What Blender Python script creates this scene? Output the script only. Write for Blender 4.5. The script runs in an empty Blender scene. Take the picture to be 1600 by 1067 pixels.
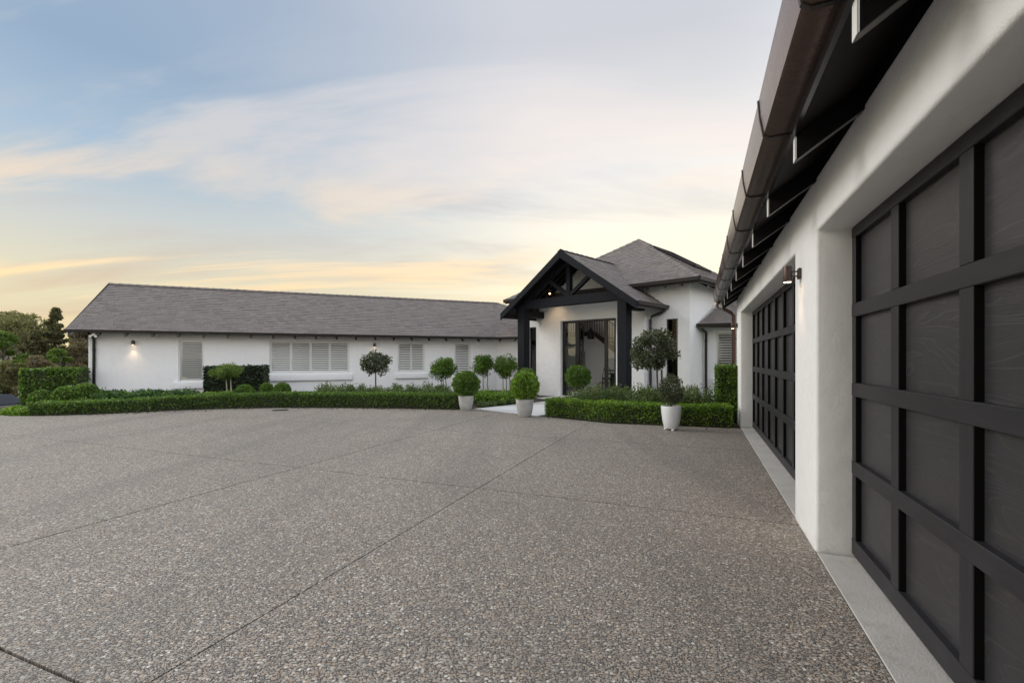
import bpy, bmesh, math, random
import numpy as np
from mathutils import Matrix, Vector
random.seed(7); rng = np.random.default_rng(11)
R = math.radians
scene = bpy.context.scene
col = scene.collection

# ------------------------------------------------------------------ camera
FPX, CX, CY, CAMH = 730.0, 800.0, 559.0, 1.45
cam_data = bpy.data.cameras.new('camera'); cam = bpy.data.objects.new('camera', cam_data); col.objects.link(cam)
cam.location = (0, 0, CAMH); cam.rotation_euler = (R(90), 0, 0)
cam_data.sensor_width = 36; cam_data.lens = FPX / 1600 * 36; cam_data.shift_y = (CY - 533.5) / 1600
cam_data.clip_start = .05; cam_data.clip_end = 3000
scene.camera = cam

# ------------------------------------------------------------------ sky
SUN_DIR = Vector((-.85, .22, .46)).normalized()
world = bpy.data.worlds.new('World'); scene.world = world; world.use_nodes = True
nt = world.node_tree; nt.nodes.clear()
def N(t, typ, **kw):
    n = t.nodes.new(typ)
    for k, v in kw.items(): setattr(n, k, v)
    return n
def L(t, a, b): t.links.new(a, b)
def math_node(t, op, a, b=None, c=None, clamp=False):
    n = N(t, 'ShaderNodeMath', operation=op, use_clamp=clamp)
    for i, v in enumerate((a, b, c)):
        if v is None: continue
        if isinstance(v, (int, float)): n.inputs[i].default_value = v
        else: L(t, v, n.inputs[i])
    return n.outputs[0]
def mix_col(t, fac, a, b, blend='MIX'):
    n = N(t, 'ShaderNodeMix', data_type='RGBA', blend_type=blend)
    for s, v in ((n.inputs[0], fac), (n.inputs[6], a), (n.inputs[7], b)):
        if isinstance(v, (int, float)): s.default_value = v
        elif isinstance(v, tuple): s.default_value = (*v, 1) if len(v) == 3 else v
        else: L(t, v, s)
    return n.outputs[2]
def ramp(t, fac, stops, interp='LINEAR'):
    n = N(t, 'ShaderNodeValToRGB'); cr = n.color_ramp; cr.interpolation = interp
    while len(cr.elements) < len(stops): cr.elements.new(.5)
    for e, (p, c) in zip(cr.elements, stops):
        e.position = p; e.color = (*c, 1) if len(c) == 3 else c
    L(t, fac, n.inputs[0]); return n.outputs[0]
def smooth(t, v, a, b):
    n = N(t, 'ShaderNodeMapRange', interpolation_type='SMOOTHSTEP'); L(t, v, n.inputs[0])
    n.inputs[1].default_value = a; n.inputs[2].default_value = b; return n.outputs[0]
tc = N(nt, 'ShaderNodeTexCoord'); sep = N(nt, 'ShaderNodeSeparateXYZ'); L(nt, tc.outputs['Generated'], sep.inputs[0])
X_, Y_, Z_ = sep.outputs
sky = N(nt, 'ShaderNodeTexSky', sky_type='NISHITA', sun_disc=False)
sky.sun_elevation = math.asin(SUN_DIR.z); sky.sun_rotation = math.atan2(SUN_DIR.x, SUN_DIR.y)
sky.dust_density = 2.0; sky.ozone_density = 1.5
elev = math_node(nt, 'MAXIMUM', Z_, 0.0)
veil = ramp(nt, elev, [(0.0, (.44, .39, .235)), (.12, (.42, .38, .26)), (.22, (.32, .335, .325)), (.33, (.180, .26, .34)), (.45, (.095, .175, .275)), (.65, (.085, .165, .275)), (1, (.20, .27, .37))])
veil2 = ramp(nt, elev, [(0.0, (.68, .61, .40)), (.13, (.67, .60, .43)), (.35, (.56, .535, .50)), (.56, (.36, .365, .39)), (1, (.33, .37, .43))])
veil3 = ramp(nt, elev, [(0.0, (1.20, 1.12, 1.0)), (.2, (1.16, 1.11, 1.04)), (.35, (1.08, 1.09, 1.12)), (.55, (.92, .97, 1.06)), (1, (.54, .61, .72))])
side_ = math_node(nt, 'SUBTRACT', math_node(nt, 'MULTIPLY', X_, .75), math_node(nt, 'MULTIPLY', Y_, .66))
pale = smooth(nt, side_, -1.02, -.48)
base = mix_col(nt, smooth(nt, side_, -.3, .7), mix_col(nt, pale, veil, veil2), veil3)
nis = mix_col(nt, 1.0, sky.outputs[0], (.10, .10, .10), 'MULTIPLY')
base = mix_col(nt, .05, base, nis)
# thin streaky cloud, projected on a flat layer overhead
den = math_node(nt, 'ADD', elev, .13)
px_ = math_node(nt, 'DIVIDE', X_, den); py_ = math_node(nt, 'DIVIDE', Y_, den)
cmb = N(nt, 'ShaderNodeCombineXYZ'); L(nt, px_, cmb.inputs[0]); L(nt, py_, cmb.inputs[1])
def cloud(rot, sc, loc, scale, lo, hi, dist=.5, rough=.58):
    m_ = N(nt, 'ShaderNodeMapping'); L(nt, cmb.outputs[0], m_.inputs[0]); m_.inputs['Location'].default_value = loc; m_.inputs['Rotation'].default_value = (0, 0, R(rot)); m_.inputs['Scale'].default_value = sc
    n_ = N(nt, 'ShaderNodeTexNoise'); L(nt, m_.outputs[0], n_.inputs[0]); n_.inputs['Scale'].default_value = scale; n_.inputs['Detail'].default_value = 10; n_.inputs['Roughness'].default_value = rough; n_.inputs['Distortion'].default_value = dist
    return smooth(nt, n_.outputs[0], lo, hi)
cm = cloud(20, (.36, 1.0, 1), (3.1, 7.7, 0), 1.35, .485, .67, .7)
cm2 = cloud(12, (.26, 1.0, 1), (0, 0, 0), 1.0, .46, .66, .6)
lit = ramp(nt, elev, [(0.0, (.68, .52, .27)), (.12, (.68, .51, .29)), (.24, (.60, .49, .36)), (.38, (.55, .49, .455)), (.6, (.41, .405, .425)), (1, (.36, .38, .43))])
lit_blue = ramp(nt, elev, [(0.0, (.62, .47, .25)), (.12, (.64, .47, .26)), (.24, (.52, .42, .32)), (.36, (.33, .34, .355)), (.5, (.26, .295, .345)), (1, (.2, .27, .37))])
lit = mix_col(nt, pale, lit_blue, lit)
shade = ramp(nt, elev, [(0.0, (.46, .36, .22)), (.12, (.40, .32, .235)), (.22, (.33, .30, .285)), (.34, (.29, .31, .345)), (1, (.28, .33, .40))])
wide = cloud(16, (.4, .8, 1), (1, 2, 0), .45, .34, .62, .3)
base = mix_col(nt, math_node(nt, 'MULTIPLY', math_node(nt, 'MULTIPLY', cm2, wide), .92), base, shade)
base = mix_col(nt, math_node(nt, 'MULTIPLY', math_node(nt, 'MULTIPLY', cm, math_node(nt, 'ADD', wide, .25, clamp=True)), .95), base, lit)
bg = N(nt, 'ShaderNodeBackground'); L(nt, base, bg.inputs[0]); bg.inputs[1].default_value = 1.0
wo = N(nt, 'ShaderNodeOutputWorld'); L(nt, bg.outputs[0], wo.inputs[0])

# ------------------------------------------------------------------ sun and exposure
sd = bpy.data.lights.new('sun', 'SUN'); sd.energy = .9; sd.angle = R(32); sd.color = (1.0, .95, .88)
so = bpy.data.objects.new('sun', sd); col.objects.link(so); so.rotation_euler = SUN_DIR.to_track_quat('Z', 'Y').to_euler(); so.location = (-20, -10, 20)
vs = scene.view_settings; vs.view_transform = 'Standard'; vs.look = 'None'; vs.gamma = 1; vs.use_curve_mapping = False; vs.exposure = .88

# ------------------------------------------------------------------ helpers
I4 = Matrix.Identity(4)
WM = {}
def frame(ox, oy, dx, dy, oz=0.0):
    l = math.hypot(dx, dy); dx /= l; dy /= l
    return Matrix(((dx, -dy, 0, ox), (dy, dx, 0, oy), (0, 0, 1, oz), (0, 0, 0, 1)))
def wm(o): return WM.get(o.name, I4)
def place(o, M, parent=None):
    """put an object at the world matrix M, under its parent"""
    o.parent = parent
    o.matrix_parent_inverse = I4
    loc = wm(parent).inverted() @ M if parent else M
    o.matrix_basis = loc
    WM[o.name] = M.copy()
    return o
def thing(name, label, cat, M=I4, group=None):
    o = bpy.data.objects.new(name, None); o.empty_display_size = .2; col.objects.link(o); place(o, M)
    o['label'] = label; o['category'] = cat
    if group: o['group'] = group
    return o
def tag(o, label, cat, group=None):
    o['label'] = label; o['category'] = cat
    if group: o['group'] = group
    return o
class MB:
    def __init__(s): s.v = []; s.f = []
    def add(s, vs, fs):
        b = len(s.v); s.v += [tuple(p) for p in vs]; s.f += [tuple(b + i for i in f) for f in fs]
    def box(s, x0, x1, y0, y1, z0, z1):
        s.add([(x0, y0, z0), (x1, y0, z0), (x1, y1, z0), (x0, y1, z0), (x0, y0, z1), (x1, y0, z1), (x1, y1, z1), (x0, y1, z1)],
              [(0, 3, 2, 1), (4, 5, 6, 7), (0, 1, 5, 4), (1, 2, 6, 5), (2, 3, 7, 6), (3, 0, 4, 7)])
    def bar(s, p, q, w, h, up=(0, 0, 1)):
        p = Vector(p); q = Vector(q); d = (q - p).normalized(); up = Vector(up)
        r = d.cross(up).normalized(); u = r.cross(d).normalized()
        vs = [c + r * a * w / 2 + u * b * h / 2 for c in (p, q) for a, b in ((-1, -1), (1, -1), (1, 1), (-1, 1))]
        s.add(vs, [(0, 3, 2, 1), (4, 5, 6, 7), (0, 1, 5, 4), (1, 2, 6, 5), (2, 3, 7, 6), (3, 0, 4, 7)])
    def prism(s, pts, axis, a, b):
        """extrude a polygon (2-D pts, counter-clockwise looking from +axis) along an axis from a to b"""
        n = len(pts)
        def P(p, w): return {'x': (w, p[0], p[1]), 'y': (p[0], w, p[1]), 'z': (p[0], p[1], w)}[axis]
        vs = [P(p, a) for p in pts] + [P(p, b) for p in pts]
        s.add(vs, [tuple(range(n - 1, -1, -1)), tuple(range(n, 2 * n))] + [(i, (i + 1) % n, n + (i + 1) % n, n + i) for i in range(n)])
    def tube(s, pts, rad, seg=10, cap=True):
        pts = [Vector(p) for p in pts]; rings = []
        if not isinstance(rad, (list, tuple)): rad = [rad] * len(pts)
        ref = Vector((.31, .17, .93)).normalized()
        for i, p in enumerate(pts):
            d = (pts[min(i + 1, len(pts) - 1)] - pts[max(i - 1, 0)]).normalized()
            if abs(d.dot(ref)) > .98: ref = Vector((1, .1, 0)).normalized()
            r = d.cross(ref).normalized(); u = r.cross(d)
            rings.append([p + (r * math.cos(2 * math.pi * k / seg) + u * math.sin(2 * math.pi * k / seg)) * rad[i] for k in range(seg)])
        vs = [v for r in rings for v in r]; fs = []
        for i in range(len(pts) - 1):
            for k in range(seg):
                a = i * seg + k; b = i * seg + (k + 1) % seg; fs.append((a, a + seg, b + seg, b))
        if cap: fs += [tuple(range(seg)), tuple(range((len(pts) - 1) * seg + seg - 1, (len(pts) - 1) * seg - 1, -1))]
        s.add(vs, fs)
    def lathe(s, prof, seg=32, cx=0, cy=0):
        vs = []; n = len(prof)
        for r, z in prof: vs += [(cx + r * math.cos(2 * math.pi * k / seg), cy + r * math.sin(2 * math.pi * k / seg), z) for k in range(seg)]
        fs = [(i * seg + k, i * seg + (k + 1) % seg, (i + 1) * seg + (k + 1) % seg, (i + 1) * seg + k) for i in range(n - 1) for k in range(seg)]
        fs += [tuple(range(seg - 1, -1, -1)), tuple(range((n - 1) * seg, n * seg))]
        s.add(vs, fs)
    def mesh(s, name, bevel=0, seg=2, smooth=False, angle=30):
        me = bpy.data.meshes.new(name); me.from_pydata(s.v, [], s.f)
        bm = bmesh.new(); bm.from_mesh(me)
        bmesh.ops.recalc_face_normals(bm, faces=bm.faces)
        if bevel:
            bmesh.ops.remove_doubles(bm, verts=bm.verts, dist=1e-5)
            ed = [e for e in bm.edges if len(e.link_faces) == 2 and e.calc_face_angle(0) > R(angle)]
            bmesh.ops.bevel(bm, geom=ed, offset=bevel, segments=seg, profile=.5, affect='EDGES', clamp_overlap=True)
        bm.to_mesh(me); bm.free()
        if smooth:
            me.polygons.foreach_set('use_smooth', [True] * len(me.polygons))
            try: me.set_sharp_from_angle(angle=R(40))
            except Exception: pass
        return me
    def build(s, name, mat, parent=None, M=I4, **kw):
        return obj(name, s.mesh(name, **kw), mat, parent, M)
def obj(name, me, mat, parent=None, M=I4):
    if mat and not me.materials: me.materials.append(mat)
    o = bpy.data.objects.new(name, me); col.objects.link(o); place(o, M, parent); return o
def T(x, y, z): return Matrix.Translation((x, y, z))
def RZ(a): return Matrix.Rotation(a, 4, 'Z')
def copy_tree(o, M, label=None):
    """a thing, its parts and their sub-parts, at a new place"""
    def rec(s, parent, MW):
        c = s.copy(); col.objects.link(c); place(c, MW, parent)
        for ch in [k for k in s.children if k.name in WM]: rec(ch, c, MW @ wm(s).inverted() @ wm(ch))
        return c
    c = rec(o, None, M)
    if label: c['label'] = label
    return c
def ground(px, py, z=0):
    Zd = (CAMH - z) * FPX / (py - CY); return ((px - CX) / FPX * Zd, Zd)

# ------------------------------------------------------------------ materials
def mat(name):
    m = bpy.data.materials.new(name); m.use_nodes = True; t = m.node_tree
    b = t.nodes['Principled BSDF']; return m, t, b
def noise(t, scale, detail=4, rough=.5, vec=None, dist=0.0):
    n = N(t, 'ShaderNodeTexNoise'); n.inputs['Scale'].default_value = scale; n.inputs['Detail'].default_value = detail
    n.inputs['Roughness'].default_value = rough; n.inputs['Distortion'].default_value = dist
    if vec is not None: L(t, vec, n.inputs[0])
    return n.outputs[0]
def coords(t, scale=None, kind='Object'):
    c = N(t, 'ShaderNodeTexCoord'); o = c.outputs[kind]
    if scale:
        m = N(t, 'ShaderNodeMapping'); m.inputs['Scale'].default_value = scale; L(t, o, m.inputs[0]); o = m.outputs[0]
    return o
def wcoords(t, scale=None):
    g = N(t, 'ShaderNodeNewGeometry'); o = g.outputs['Position']
    if scale:
        m = N(t, 'ShaderNodeMapping'); m.inputs['Scale'].default_value = scale; L(t, o, m.inputs[0]); o = m.outputs[0]
    return o
def bump(t, b, h, strength=.3, dist=.01):
    n = N(t, 'ShaderNodeBump'); n.inputs['Strength'].default_value = strength; n.inputs['Distance'].default_value = dist
    L(t, h, n.inputs['Height']); L(t, n.outputs[0], b.inputs['Normal'])
def simple(name, c, rough=.5, metal=0.0, var=.12, nscale=8, bstr=0.0, bscale=60, spec=.5):
    m, t, b = mat(name); v = wcoords(t)
    f = noise(t, nscale, 5, .6, v)
    lo = tuple(x * (1 - var) for x in c); hi = tuple(min(1, x * (1 + var)) for x in c)
    L(t, mix_col(t, f, lo, hi), b.inputs['Base Color'])
    b.inputs['Roughness'].default_value = rough; b.inputs['Metallic'].default_value = metal
    b.inputs['Specular IOR Level'].default_value = spec
    if bstr: bump(t, b, noise(t, bscale, 4, .6, v), bstr, .01)
    return m

def make_stucco():
    m, t, b = mat('white_render'); v = wcoords(t)
    big = noise(t, .9, 5, .6, v); fine = noise(t, 6, 4, .6, v)
    c = mix_col(t, big, (.80, .806, .812), (.87, .876, .882))
    c = mix_col(t, math_node(t, 'MULTIPLY', smooth(t, fine, .55, .8), .10), c, (.70, .69, .66))
    ms_ = N(t, 'ShaderNodeMapping'); ms_.inputs['Scale'].default_value = (7, 7, .55); L(t, v, ms_.inputs[0])
    c = mix_col(t, math_node(t, 'MULTIPLY', smooth(t, noise(t, 1.0, 5, .65, ms_.outputs[0]), .52, .80), .22), c, (.62, .61, .58))
    # rain and soil marks low on the walls
    s = N(t, 'ShaderNodeSeparateXYZ'); L(t, v, s.inputs[0])
    splash = math_node(t, 'MULTIPLY', math_node(t, 'SUBTRACT', 1.0, smooth(t, s.outputs[2], .0, .30)), smooth(t, noise(t, 9, 4, .7, v), .45, .75))
    c = mix_col(t, math_node(t, 'MULTIPLY', splash, .35), c, (.50, .46, .40))
    L(t, c, b.inputs['Base Color']); b.inputs['Roughness'].default_value = .85; b.inputs['Specular IOR Level'].default_value = .25
    h = math_node(t, 'ADD', math_node(t, 'MULTIPLY', noise(t, 150, 3, .6, v), .5), math_node(t, 'MULTIPLY', noise(t, 5, 3, .5, v), 2.2))
    bump(t, b, h, .6, .010); return m
def make_shingle():
    m, t, b = mat('roof_shingle'); g = N(t, 'ShaderNodeNewGeometry'); r = g.outputs['Random Per Island']
    c = ramp(t, r, [(0, (.145, .128, .122)), (.3, (.190, .170, .162)), (.55, (.212, .188, .177)), (.8, (.178, .166, .163)), (1, (.245, .208, .188))])
    f = noise(t, 2.2, 4, .6, g.outputs['Position']); c = mix_col(t, math_node(t, 'MULTIPLY', f, .35), c, (.155, .14, .135))
    sp = noise(t, 160, 2, .7, g.outputs['Position']); c = mix_col(t, smooth(t, sp, .5, .75), c, (.31, .27, .245))
    L(t, c, b.inputs['Base Color']); b.inputs['Roughness'].default_value = .9; b.inputs['Specular IOR Level'].default_value = .25
    bump(t, b, sp, .5, .004); return m
def make_panel_wood():
    """dark stained plywood with cathedral grain"""
    m, t, b = mat('stained_ply_panel'); oi = N(t, 'ShaderNodeObjectInfo'); o = coords(t)
    ofs = N(t, 'ShaderNodeVectorMath', operation='SCALE'); ofs.inputs[0].default_value = (13.1, 37.7, 19.3); L(t, oi.outputs['Random'], ofs.inputs['Scale'])
    ad = N(t, 'ShaderNodeVectorMath', operation='ADD'); L(t, o, ad.inputs[0]); L(t, ofs.outputs[0], ad.inputs[1])
    mp = N(t, 'ShaderNodeMapping'); mp.inputs['Scale'].default_value = (1, .50, 3.4); L(t, ad.outputs[0], mp.inputs[0])
    rings = math_node(t, 'FRACT', math_node(t, 'MULTIPLY', noise(t, 1.3, 2, .45, mp.outputs[0], .55), 22))
    line = smooth(t, rings, .80, .98)
    mp2 = N(t, 'ShaderNodeMapping'); mp2.inputs['Scale'].default_value = (1, 14, 160); L(t, ad.outputs[0], mp2.inputs[0])
    fib = noise(t, 1.0, 4, .7, mp2.outputs[0]); blot = noise(t, 3.5, 5, .6, ad.outputs[0])
    c = mix_col(t, blot, (.021, .0205, .0235), (.037, .0358, .0400))
    c = mix_col(t, math_node(t, 'MULTIPLY', line, .34), c, (.068, .065, .068))
    c = mix_col(t, math_node(t, 'MULTIPLY', smooth(t, fib, .5, .8), .35), c, (.065, .062, .062))
    L(t, c, b.inputs['Base Color']); b.inputs['Roughness'].default_value = .40; b.inputs['Specular IOR Level'].default_value = .5
    h = math_node(t, 'ADD', math_node(t, 'MULTIPLY', line, .6), math_node(t, 'MULTIPLY', fib, .8)); bump(t, b, h, .35, .003); return m
def make_dark_timber(name, c0, c1, rough, along):
    m, t, b = mat(name); sc = [42, 42, 42]; sc[along] = 3.0; o = coords(t, tuple(sc))
    f = noise(t, 1.0, 5, .65, o); g = noise(t, 2.5, 4, .6, wcoords(t))
    c = mix_col(t, f, c0, c1); c = mix_col(t, math_node(t, 'MULTIPLY', smooth(t, g, .55, .8), .35), c, tuple(x * 1.5 for x in c1))
    L(t, c, b.inputs['Base Color']); b.inputs['Roughness'].default_value = rough; b.inputs['Specular IOR Level'].default_value = .18; bump(t, b, f, .35, .004); return m
def make_aggregate():
    m, t, b = mat('exposed_aggregate'); v = wcoords(t)
    jit = N(t, 'ShaderNodeTexNoise'); jit.inputs['Scale'].default_value = 60; L(t, v, jit.inputs[0])
    vv = N(t, 'ShaderNodeVectorMath', operation='MULTIPLY_ADD'); L(t, jit.outputs['Color'], vv.inputs[0]); vv.inputs[1].default_value = (.010, .010, 0); L(t, v, vv.inputs[2])
    def cells(scale, feat='F1'):
        n = N(t, 'ShaderNodeTexVoronoi', feature=feat, voronoi_dimensions='2D'); n.inputs['Scale'].default_value = scale; L(t, vv.outputs[0], n.inputs['Vector']); return n
    a = cells(54); a2 = cells(104)
    sepc = N(t, 'ShaderNodeSeparateColor'); L(t, a.outputs['Color'], sepc.inputs[0])
    sep2 = N(t, 'ShaderNodeSeparateColor'); L(t, a2.outputs['Color'], sep2.inputs[0])
    tone = [(0, (0.158, 0.151, 0.148)), (.14, (0.261, 0.238, 0.212)), (.34, (0.382, 0.334, 0.281)), (.54, (0.468, 0.419, 0.360)), (.70, (0.437, 0.318, 0.223)), (.84, (0.558, 0.498, 0.417)), (.94, (0.655, 0.601, 0.517)), (.985, (0.801, 0.753, 0.659)), (1, (0.837, 0.805, 0.756))]
    ca = ramp(t, sepc.outputs[0], tone); cb = ramp(t, sep2.outputs[0], tone[:7])
    stone = math_node(t, 'SUBTRACT', 1.0, smooth(t, a.outputs['Distance'], .38, .56))
    small = math_node(t, 'SUBTRACT', 1.0, smooth(t, a2.outputs['Distance'], .40, .58))
    use = smooth(t, sepc.outputs[1], .32, .36)
    stone = math_node(t, 'MULTIPLY', stone, use)
    cem = mix_col(t, noise(t, 3, 4, .6, v), (.080, .068, .057), (.150, .128, .109))
    c = mix_col(t, math_node(t, 'MULTIPLY', small, .9), cem, cb); c = mix_col(t, stone, c, ca)
    big = noise(t, .35, 5, .6, v); c = mix_col(t, math_node(t, 'MULTIPLY', smooth(t, big, .42, .66), .30), c, (.20, .18, .16))
    mps = N(t, 'ShaderNodeMapping'); mps.inputs['Rotation'].default_value = (0, 0, R(21.75)); mps.inputs['Scale'].default_value = (1.1, .10, 1); L(t, v, mps.inputs[0])
    track = smooth(t, noise(t, 1.0, 4, .55, mps.outputs[0]), .50, .64); c = mix_col(t, math_node(t, 'MULTIPLY', track, .22), c, (.16, .145, .135))
    spot = smooth(t, noise(t, 2.6, 3, .5, v), .70, .76); c = mix_col(t, math_node(t, 'MULTIPLY', spot, .35), c, (.10, .09, .085))
    st = noise(t, 1.4, 5, .65, v); c = mix_col(t, math_node(t, 'MULTIPLY', smooth(t, st, .58, .78), .22), c, (.42, .37, .31))
    L(t, c, b.inputs['Base Color'])
    b.inputs['Roughness'].default_value = .62; b.inputs['Specular IOR Level'].default_value = .4
    h = math_node(t, 'MAXIMUM', math_node(t, 'MULTIPLY', stone, 1.0), math_node(t, 'MULTIPLY', small, .62))
    bump(t, b, h, 1.0, .011); return m
def make_leaf(name, stops, trans=.25, rough=.42):
    m, t, b = mat(name); g = N(t, 'ShaderNodeNewGeometry')
    c = ramp(t, g.outputs['Random Per Island'], stops)
    f = noise(t, 2.4, 3, .6, g.outputs['Position']); c = mix_col(t, math_node(t, 'MULTIPLY', smooth(t, f, .35, .75), .65), c, stops[0][1])
    L(t, c, b.inputs['Base Color']); b.inputs['Roughness'].default_value = rough; b.inputs['Specular IOR Level'].default_value = .5
    tr = N(t, 'ShaderNodeBsdfTranslucent'); L(t, mix_col(t, 1.0, c, (1.25, 1.35, .6), 'MULTIPLY'), tr.inputs[0])
    ms = N(t, 'ShaderNodeMixShader'); ms.inputs[0].default_value = trans
    L(t, b.outputs[0], ms.inputs[1]); L(t, tr.outputs[0], ms.inputs[2]); L(t, ms.outputs[0], t.nodes['Material Output'].inputs[0]); return m
def make_glass(name, tint=(.95, .96, .96), refl=.03):
    m, t, b = mat(name); t.nodes.remove(b)
    tr = N(t, 'ShaderNodeBsdfTransparent'); tr.inputs[0].default_value = (*tint, 1)
    gl = N(t, 'ShaderNodeBsdfGlossy'); gl.inputs['Roughness'].default_value = .02
    fr = N(t, 'ShaderNodeFresnel'); fr.inputs[0].default_value = 1.5
    ms = N(t, 'ShaderNodeMixShader'); L(t, math_node(t, 'ADD', fr.outputs[0], refl - .04, clamp=True), ms.inputs[0])
    L(t, tr.outputs[0], ms.inputs[1]); L(t, gl.outputs[0], ms.inputs[2]); L(t, ms.outputs[0], t.nodes['Material Output'].inputs[0]); return m
def make_glow(name, c, s):
    m, t, b = mat(name); e = N(t, 'ShaderNodeEmission'); e.inputs[0].default_value = (*c, 1); e.inputs[1].default_value = s
    L(t, e.outputs[0], t.nodes['Material Output'].inputs[0]); return m

M_STUCCO = make_stucco(); M_SHINGLE = make_shingle(); M_PANEL = make_panel_wood()
M_DOORFRAME = [make_dark_timber('stained_door_frame_%d' % i, (.019, .019, .0215), (.034, .033, .037), .45, i) for i in range(3)]
M_POST = [make_dark_timber('black_oiled_timber_%d' % i, (.005, .006, .009), (.014, .016, .021), .75, i) for i in range(3)]
M_RAFTER = simple('black_gloss_paint', (.012, .011, .012), .22, 0, .2, 6)
M_RECESS_SHADE = simple('painted_recess_shade', (.004, .004, .004), .9, 0, .1, 8, spec=.1)  # flat black for the shade inside the door panel recesses
M_SOFFIT = make_dark_timber('black_soffit_board', (.012, .011, .011), (.022, .020, .020), .6, 1)
M_COPPER = simple('aged_copper_gutter', (.090, .052, .042), .26, .4, .4, 6, .25, 40)
M_BRONZE = simple('bronze_lamp_body', (.075, .052, .045), .38, .5, .2, 20)
M_GUTTER = simple('dark_brown_gutter', (.026, .021, .020), .45, .1, .2, 8)
M_BLACK = simple('black_metal', (.012, .012, .013), .35, .3, .2, 20)
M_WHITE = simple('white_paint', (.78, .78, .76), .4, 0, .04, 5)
M_SLAT = simple('white_louvre_paint', (.88, .87, .84), .42, 0, .03, 5)
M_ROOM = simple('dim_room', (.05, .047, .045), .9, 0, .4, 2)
M_ROOMWALL = simple('room_plaster', (.88, .86, .83), .8, 0, .05, 3)
M_TAN = simple('room_tan_wall', (.60, .52, .45), .8, 0, .1, 3)
M_OAK = make_dark_timber('dark_oak', (.05, .034, .024), (.10, .07, .05), .5, 0)
M_CONC = simple('worn_concrete', (.56, .535, .49), .8, 0, .34, 3.5, .5, 90)
def make_threshold():
    m, t, b = mat('stained_threshold_concrete'); v = wcoords(t)
    c = mix_col(t, noise(t, 2.2, 6, .65, v), (.36, .345, .315), (.66, .64, .60))
    c = mix_col(t, math_node(t, 'MULTIPLY', smooth(t, noise(t, 5, 5, .7, v), .54, .74), .55), c, (.33, .26, .19))
    c = mix_col(t, math_node(t, 'MULTIPLY', smooth(t, noise(t, 28, 4, .7, v), .60, .74), .5), c, (.22, .20, .18))
    L(t, c, b.inputs['Base Color']); b.inputs['Roughness'].default_value = .8; bump(t, b, noise(t, 90, 4, .6, v), .5, .008); return m
M_THRESH = make_threshold()
M_PAVE = simple('pale_paving', (.66, .65, .63), .75, 0, .1, 4, .3, 70)
M_AGG = make_aggregate()
M_JOINT = simple('joint_filler', (.025, .024, .023), .9)
M_MULCH = simple('bark_mulch', (.055, .042, .032), .95, 0, .6, 30, .8, 60)
M_POTGREY = simple('weathered_grey_pot', (.40, .40, .385), .75, 0, .5, 5, .5, 50)
M_POTWHITE = simple('glazed_white_pot', (.74, .76, .78), .28, 0, .05, 6)
M_SOIL = simple('potting_soil', (.03, .022, .016), .95, 0, .5, 40, .8, 80)
M_BARK = simple('grey_bark', (.115, .098, .082), .9, 0, .4, 14, .7, 40)
M_PALEBARK = simple('pale_bark', (.34, .31, .27), .85, 0, .25, 14, .5, 40)
M_TWIG = simple('inner_twigs', (.030, .034, .018), .95, 0, .5, 25, .8, 40)
M_GLASS = make_glass('window_glass'); M_DOORGLASS = make_glass('door_glass', (.95, .96, .96), .04)
M_DARKGLASS = make_glass('dark_window_glass', (.16, .15, .14), .05)
M_BULB = make_glow('lamp_glow', (1, .72, .42), 12)
M_PVC = simple('white_plastic', (.75, .73, .68), .45, 0, .05, 5)
M_YELLOW = simple('yellow_sticker', (.62, .60, .08), .6)
BOX = make_leaf('box_leaf', [(0, (0.041, 0.086, 0.015)), (.35, (0.087, 0.172, 0.027)), (.7, (0.147, 0.262, 0.041)), (1, (0.261, 0.374, 0.068))], .35, .40)
LIME = make_leaf('lime_box_leaf', [(0, (0.067, 0.131, 0.019)), (.35, (0.147, 0.271, 0.033)), (.7, (0.237, 0.383, 0.047)), (1, (0.384, 0.523, 0.087))], .4, .40)
DARKL = make_leaf('dark_laurel_leaf', [(0, (0.013, 0.026, 0.013)), (.4, (0.026, 0.049, 0.023)), (.8, (0.044, 0.078, 0.034)), (1, (0.091, 0.130, 0.072))], .15, .3)
CAMEL = make_leaf('camellia_leaf', [(0, (0.035, 0.049, 0.023)), (.4, (0.070, 0.093, 0.043)), (.75, (0.116, 0.131, 0.070)), (1, (0.239, 0.217, 0.145))], .2, .3)
SHRUB = make_leaf('shrub_leaf', [(0, (0.046, 0.081, 0.027)), (.4, (0.100, 0.156, 0.048)), (.75, (0.164, 0.238, 0.077)), (.93, (0.270, 0.312, 0.128)), (1, (0.366, 0.238, 0.128))], .35, .45)
STRAP = make_leaf('strappy_leaf', [(0, (0.032, 0.074, 0.022)), (.5, (0.067, 0.147, 0.038)), (1, (0.136, 0.240, 0.067))], .35, .4)
OLIVE = make_leaf('olive_tree_leaf', [(0, (0.115, 0.117, 0.062)), (.5, (0.219, 0.216, 0.113)), (1, (0.371, 0.333, 0.185))], .5, .6)
PINEL = make_leaf('conifer_leaf', [(0, (0.086, 0.091, 0.045)), (.5, (0.149, 0.149, 0.074)), (1, (0.243, 0.211, 0.114))], .4, .6)
FRESH = make_leaf('fresh_tree_leaf', [(0, (0.072, 0.120, 0.029)), (.5, (0.144, 0.224, 0.051)), (1, (0.240, 0.320, 0.096))], .5, .5)
RUSSET = make_leaf('russet_tree_leaf', [(0, (0.128, 0.103, 0.077)), (.5, (0.219, 0.166, 0.123)), (1, (0.308, 0.282, 0.154))], .45, .6)
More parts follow.
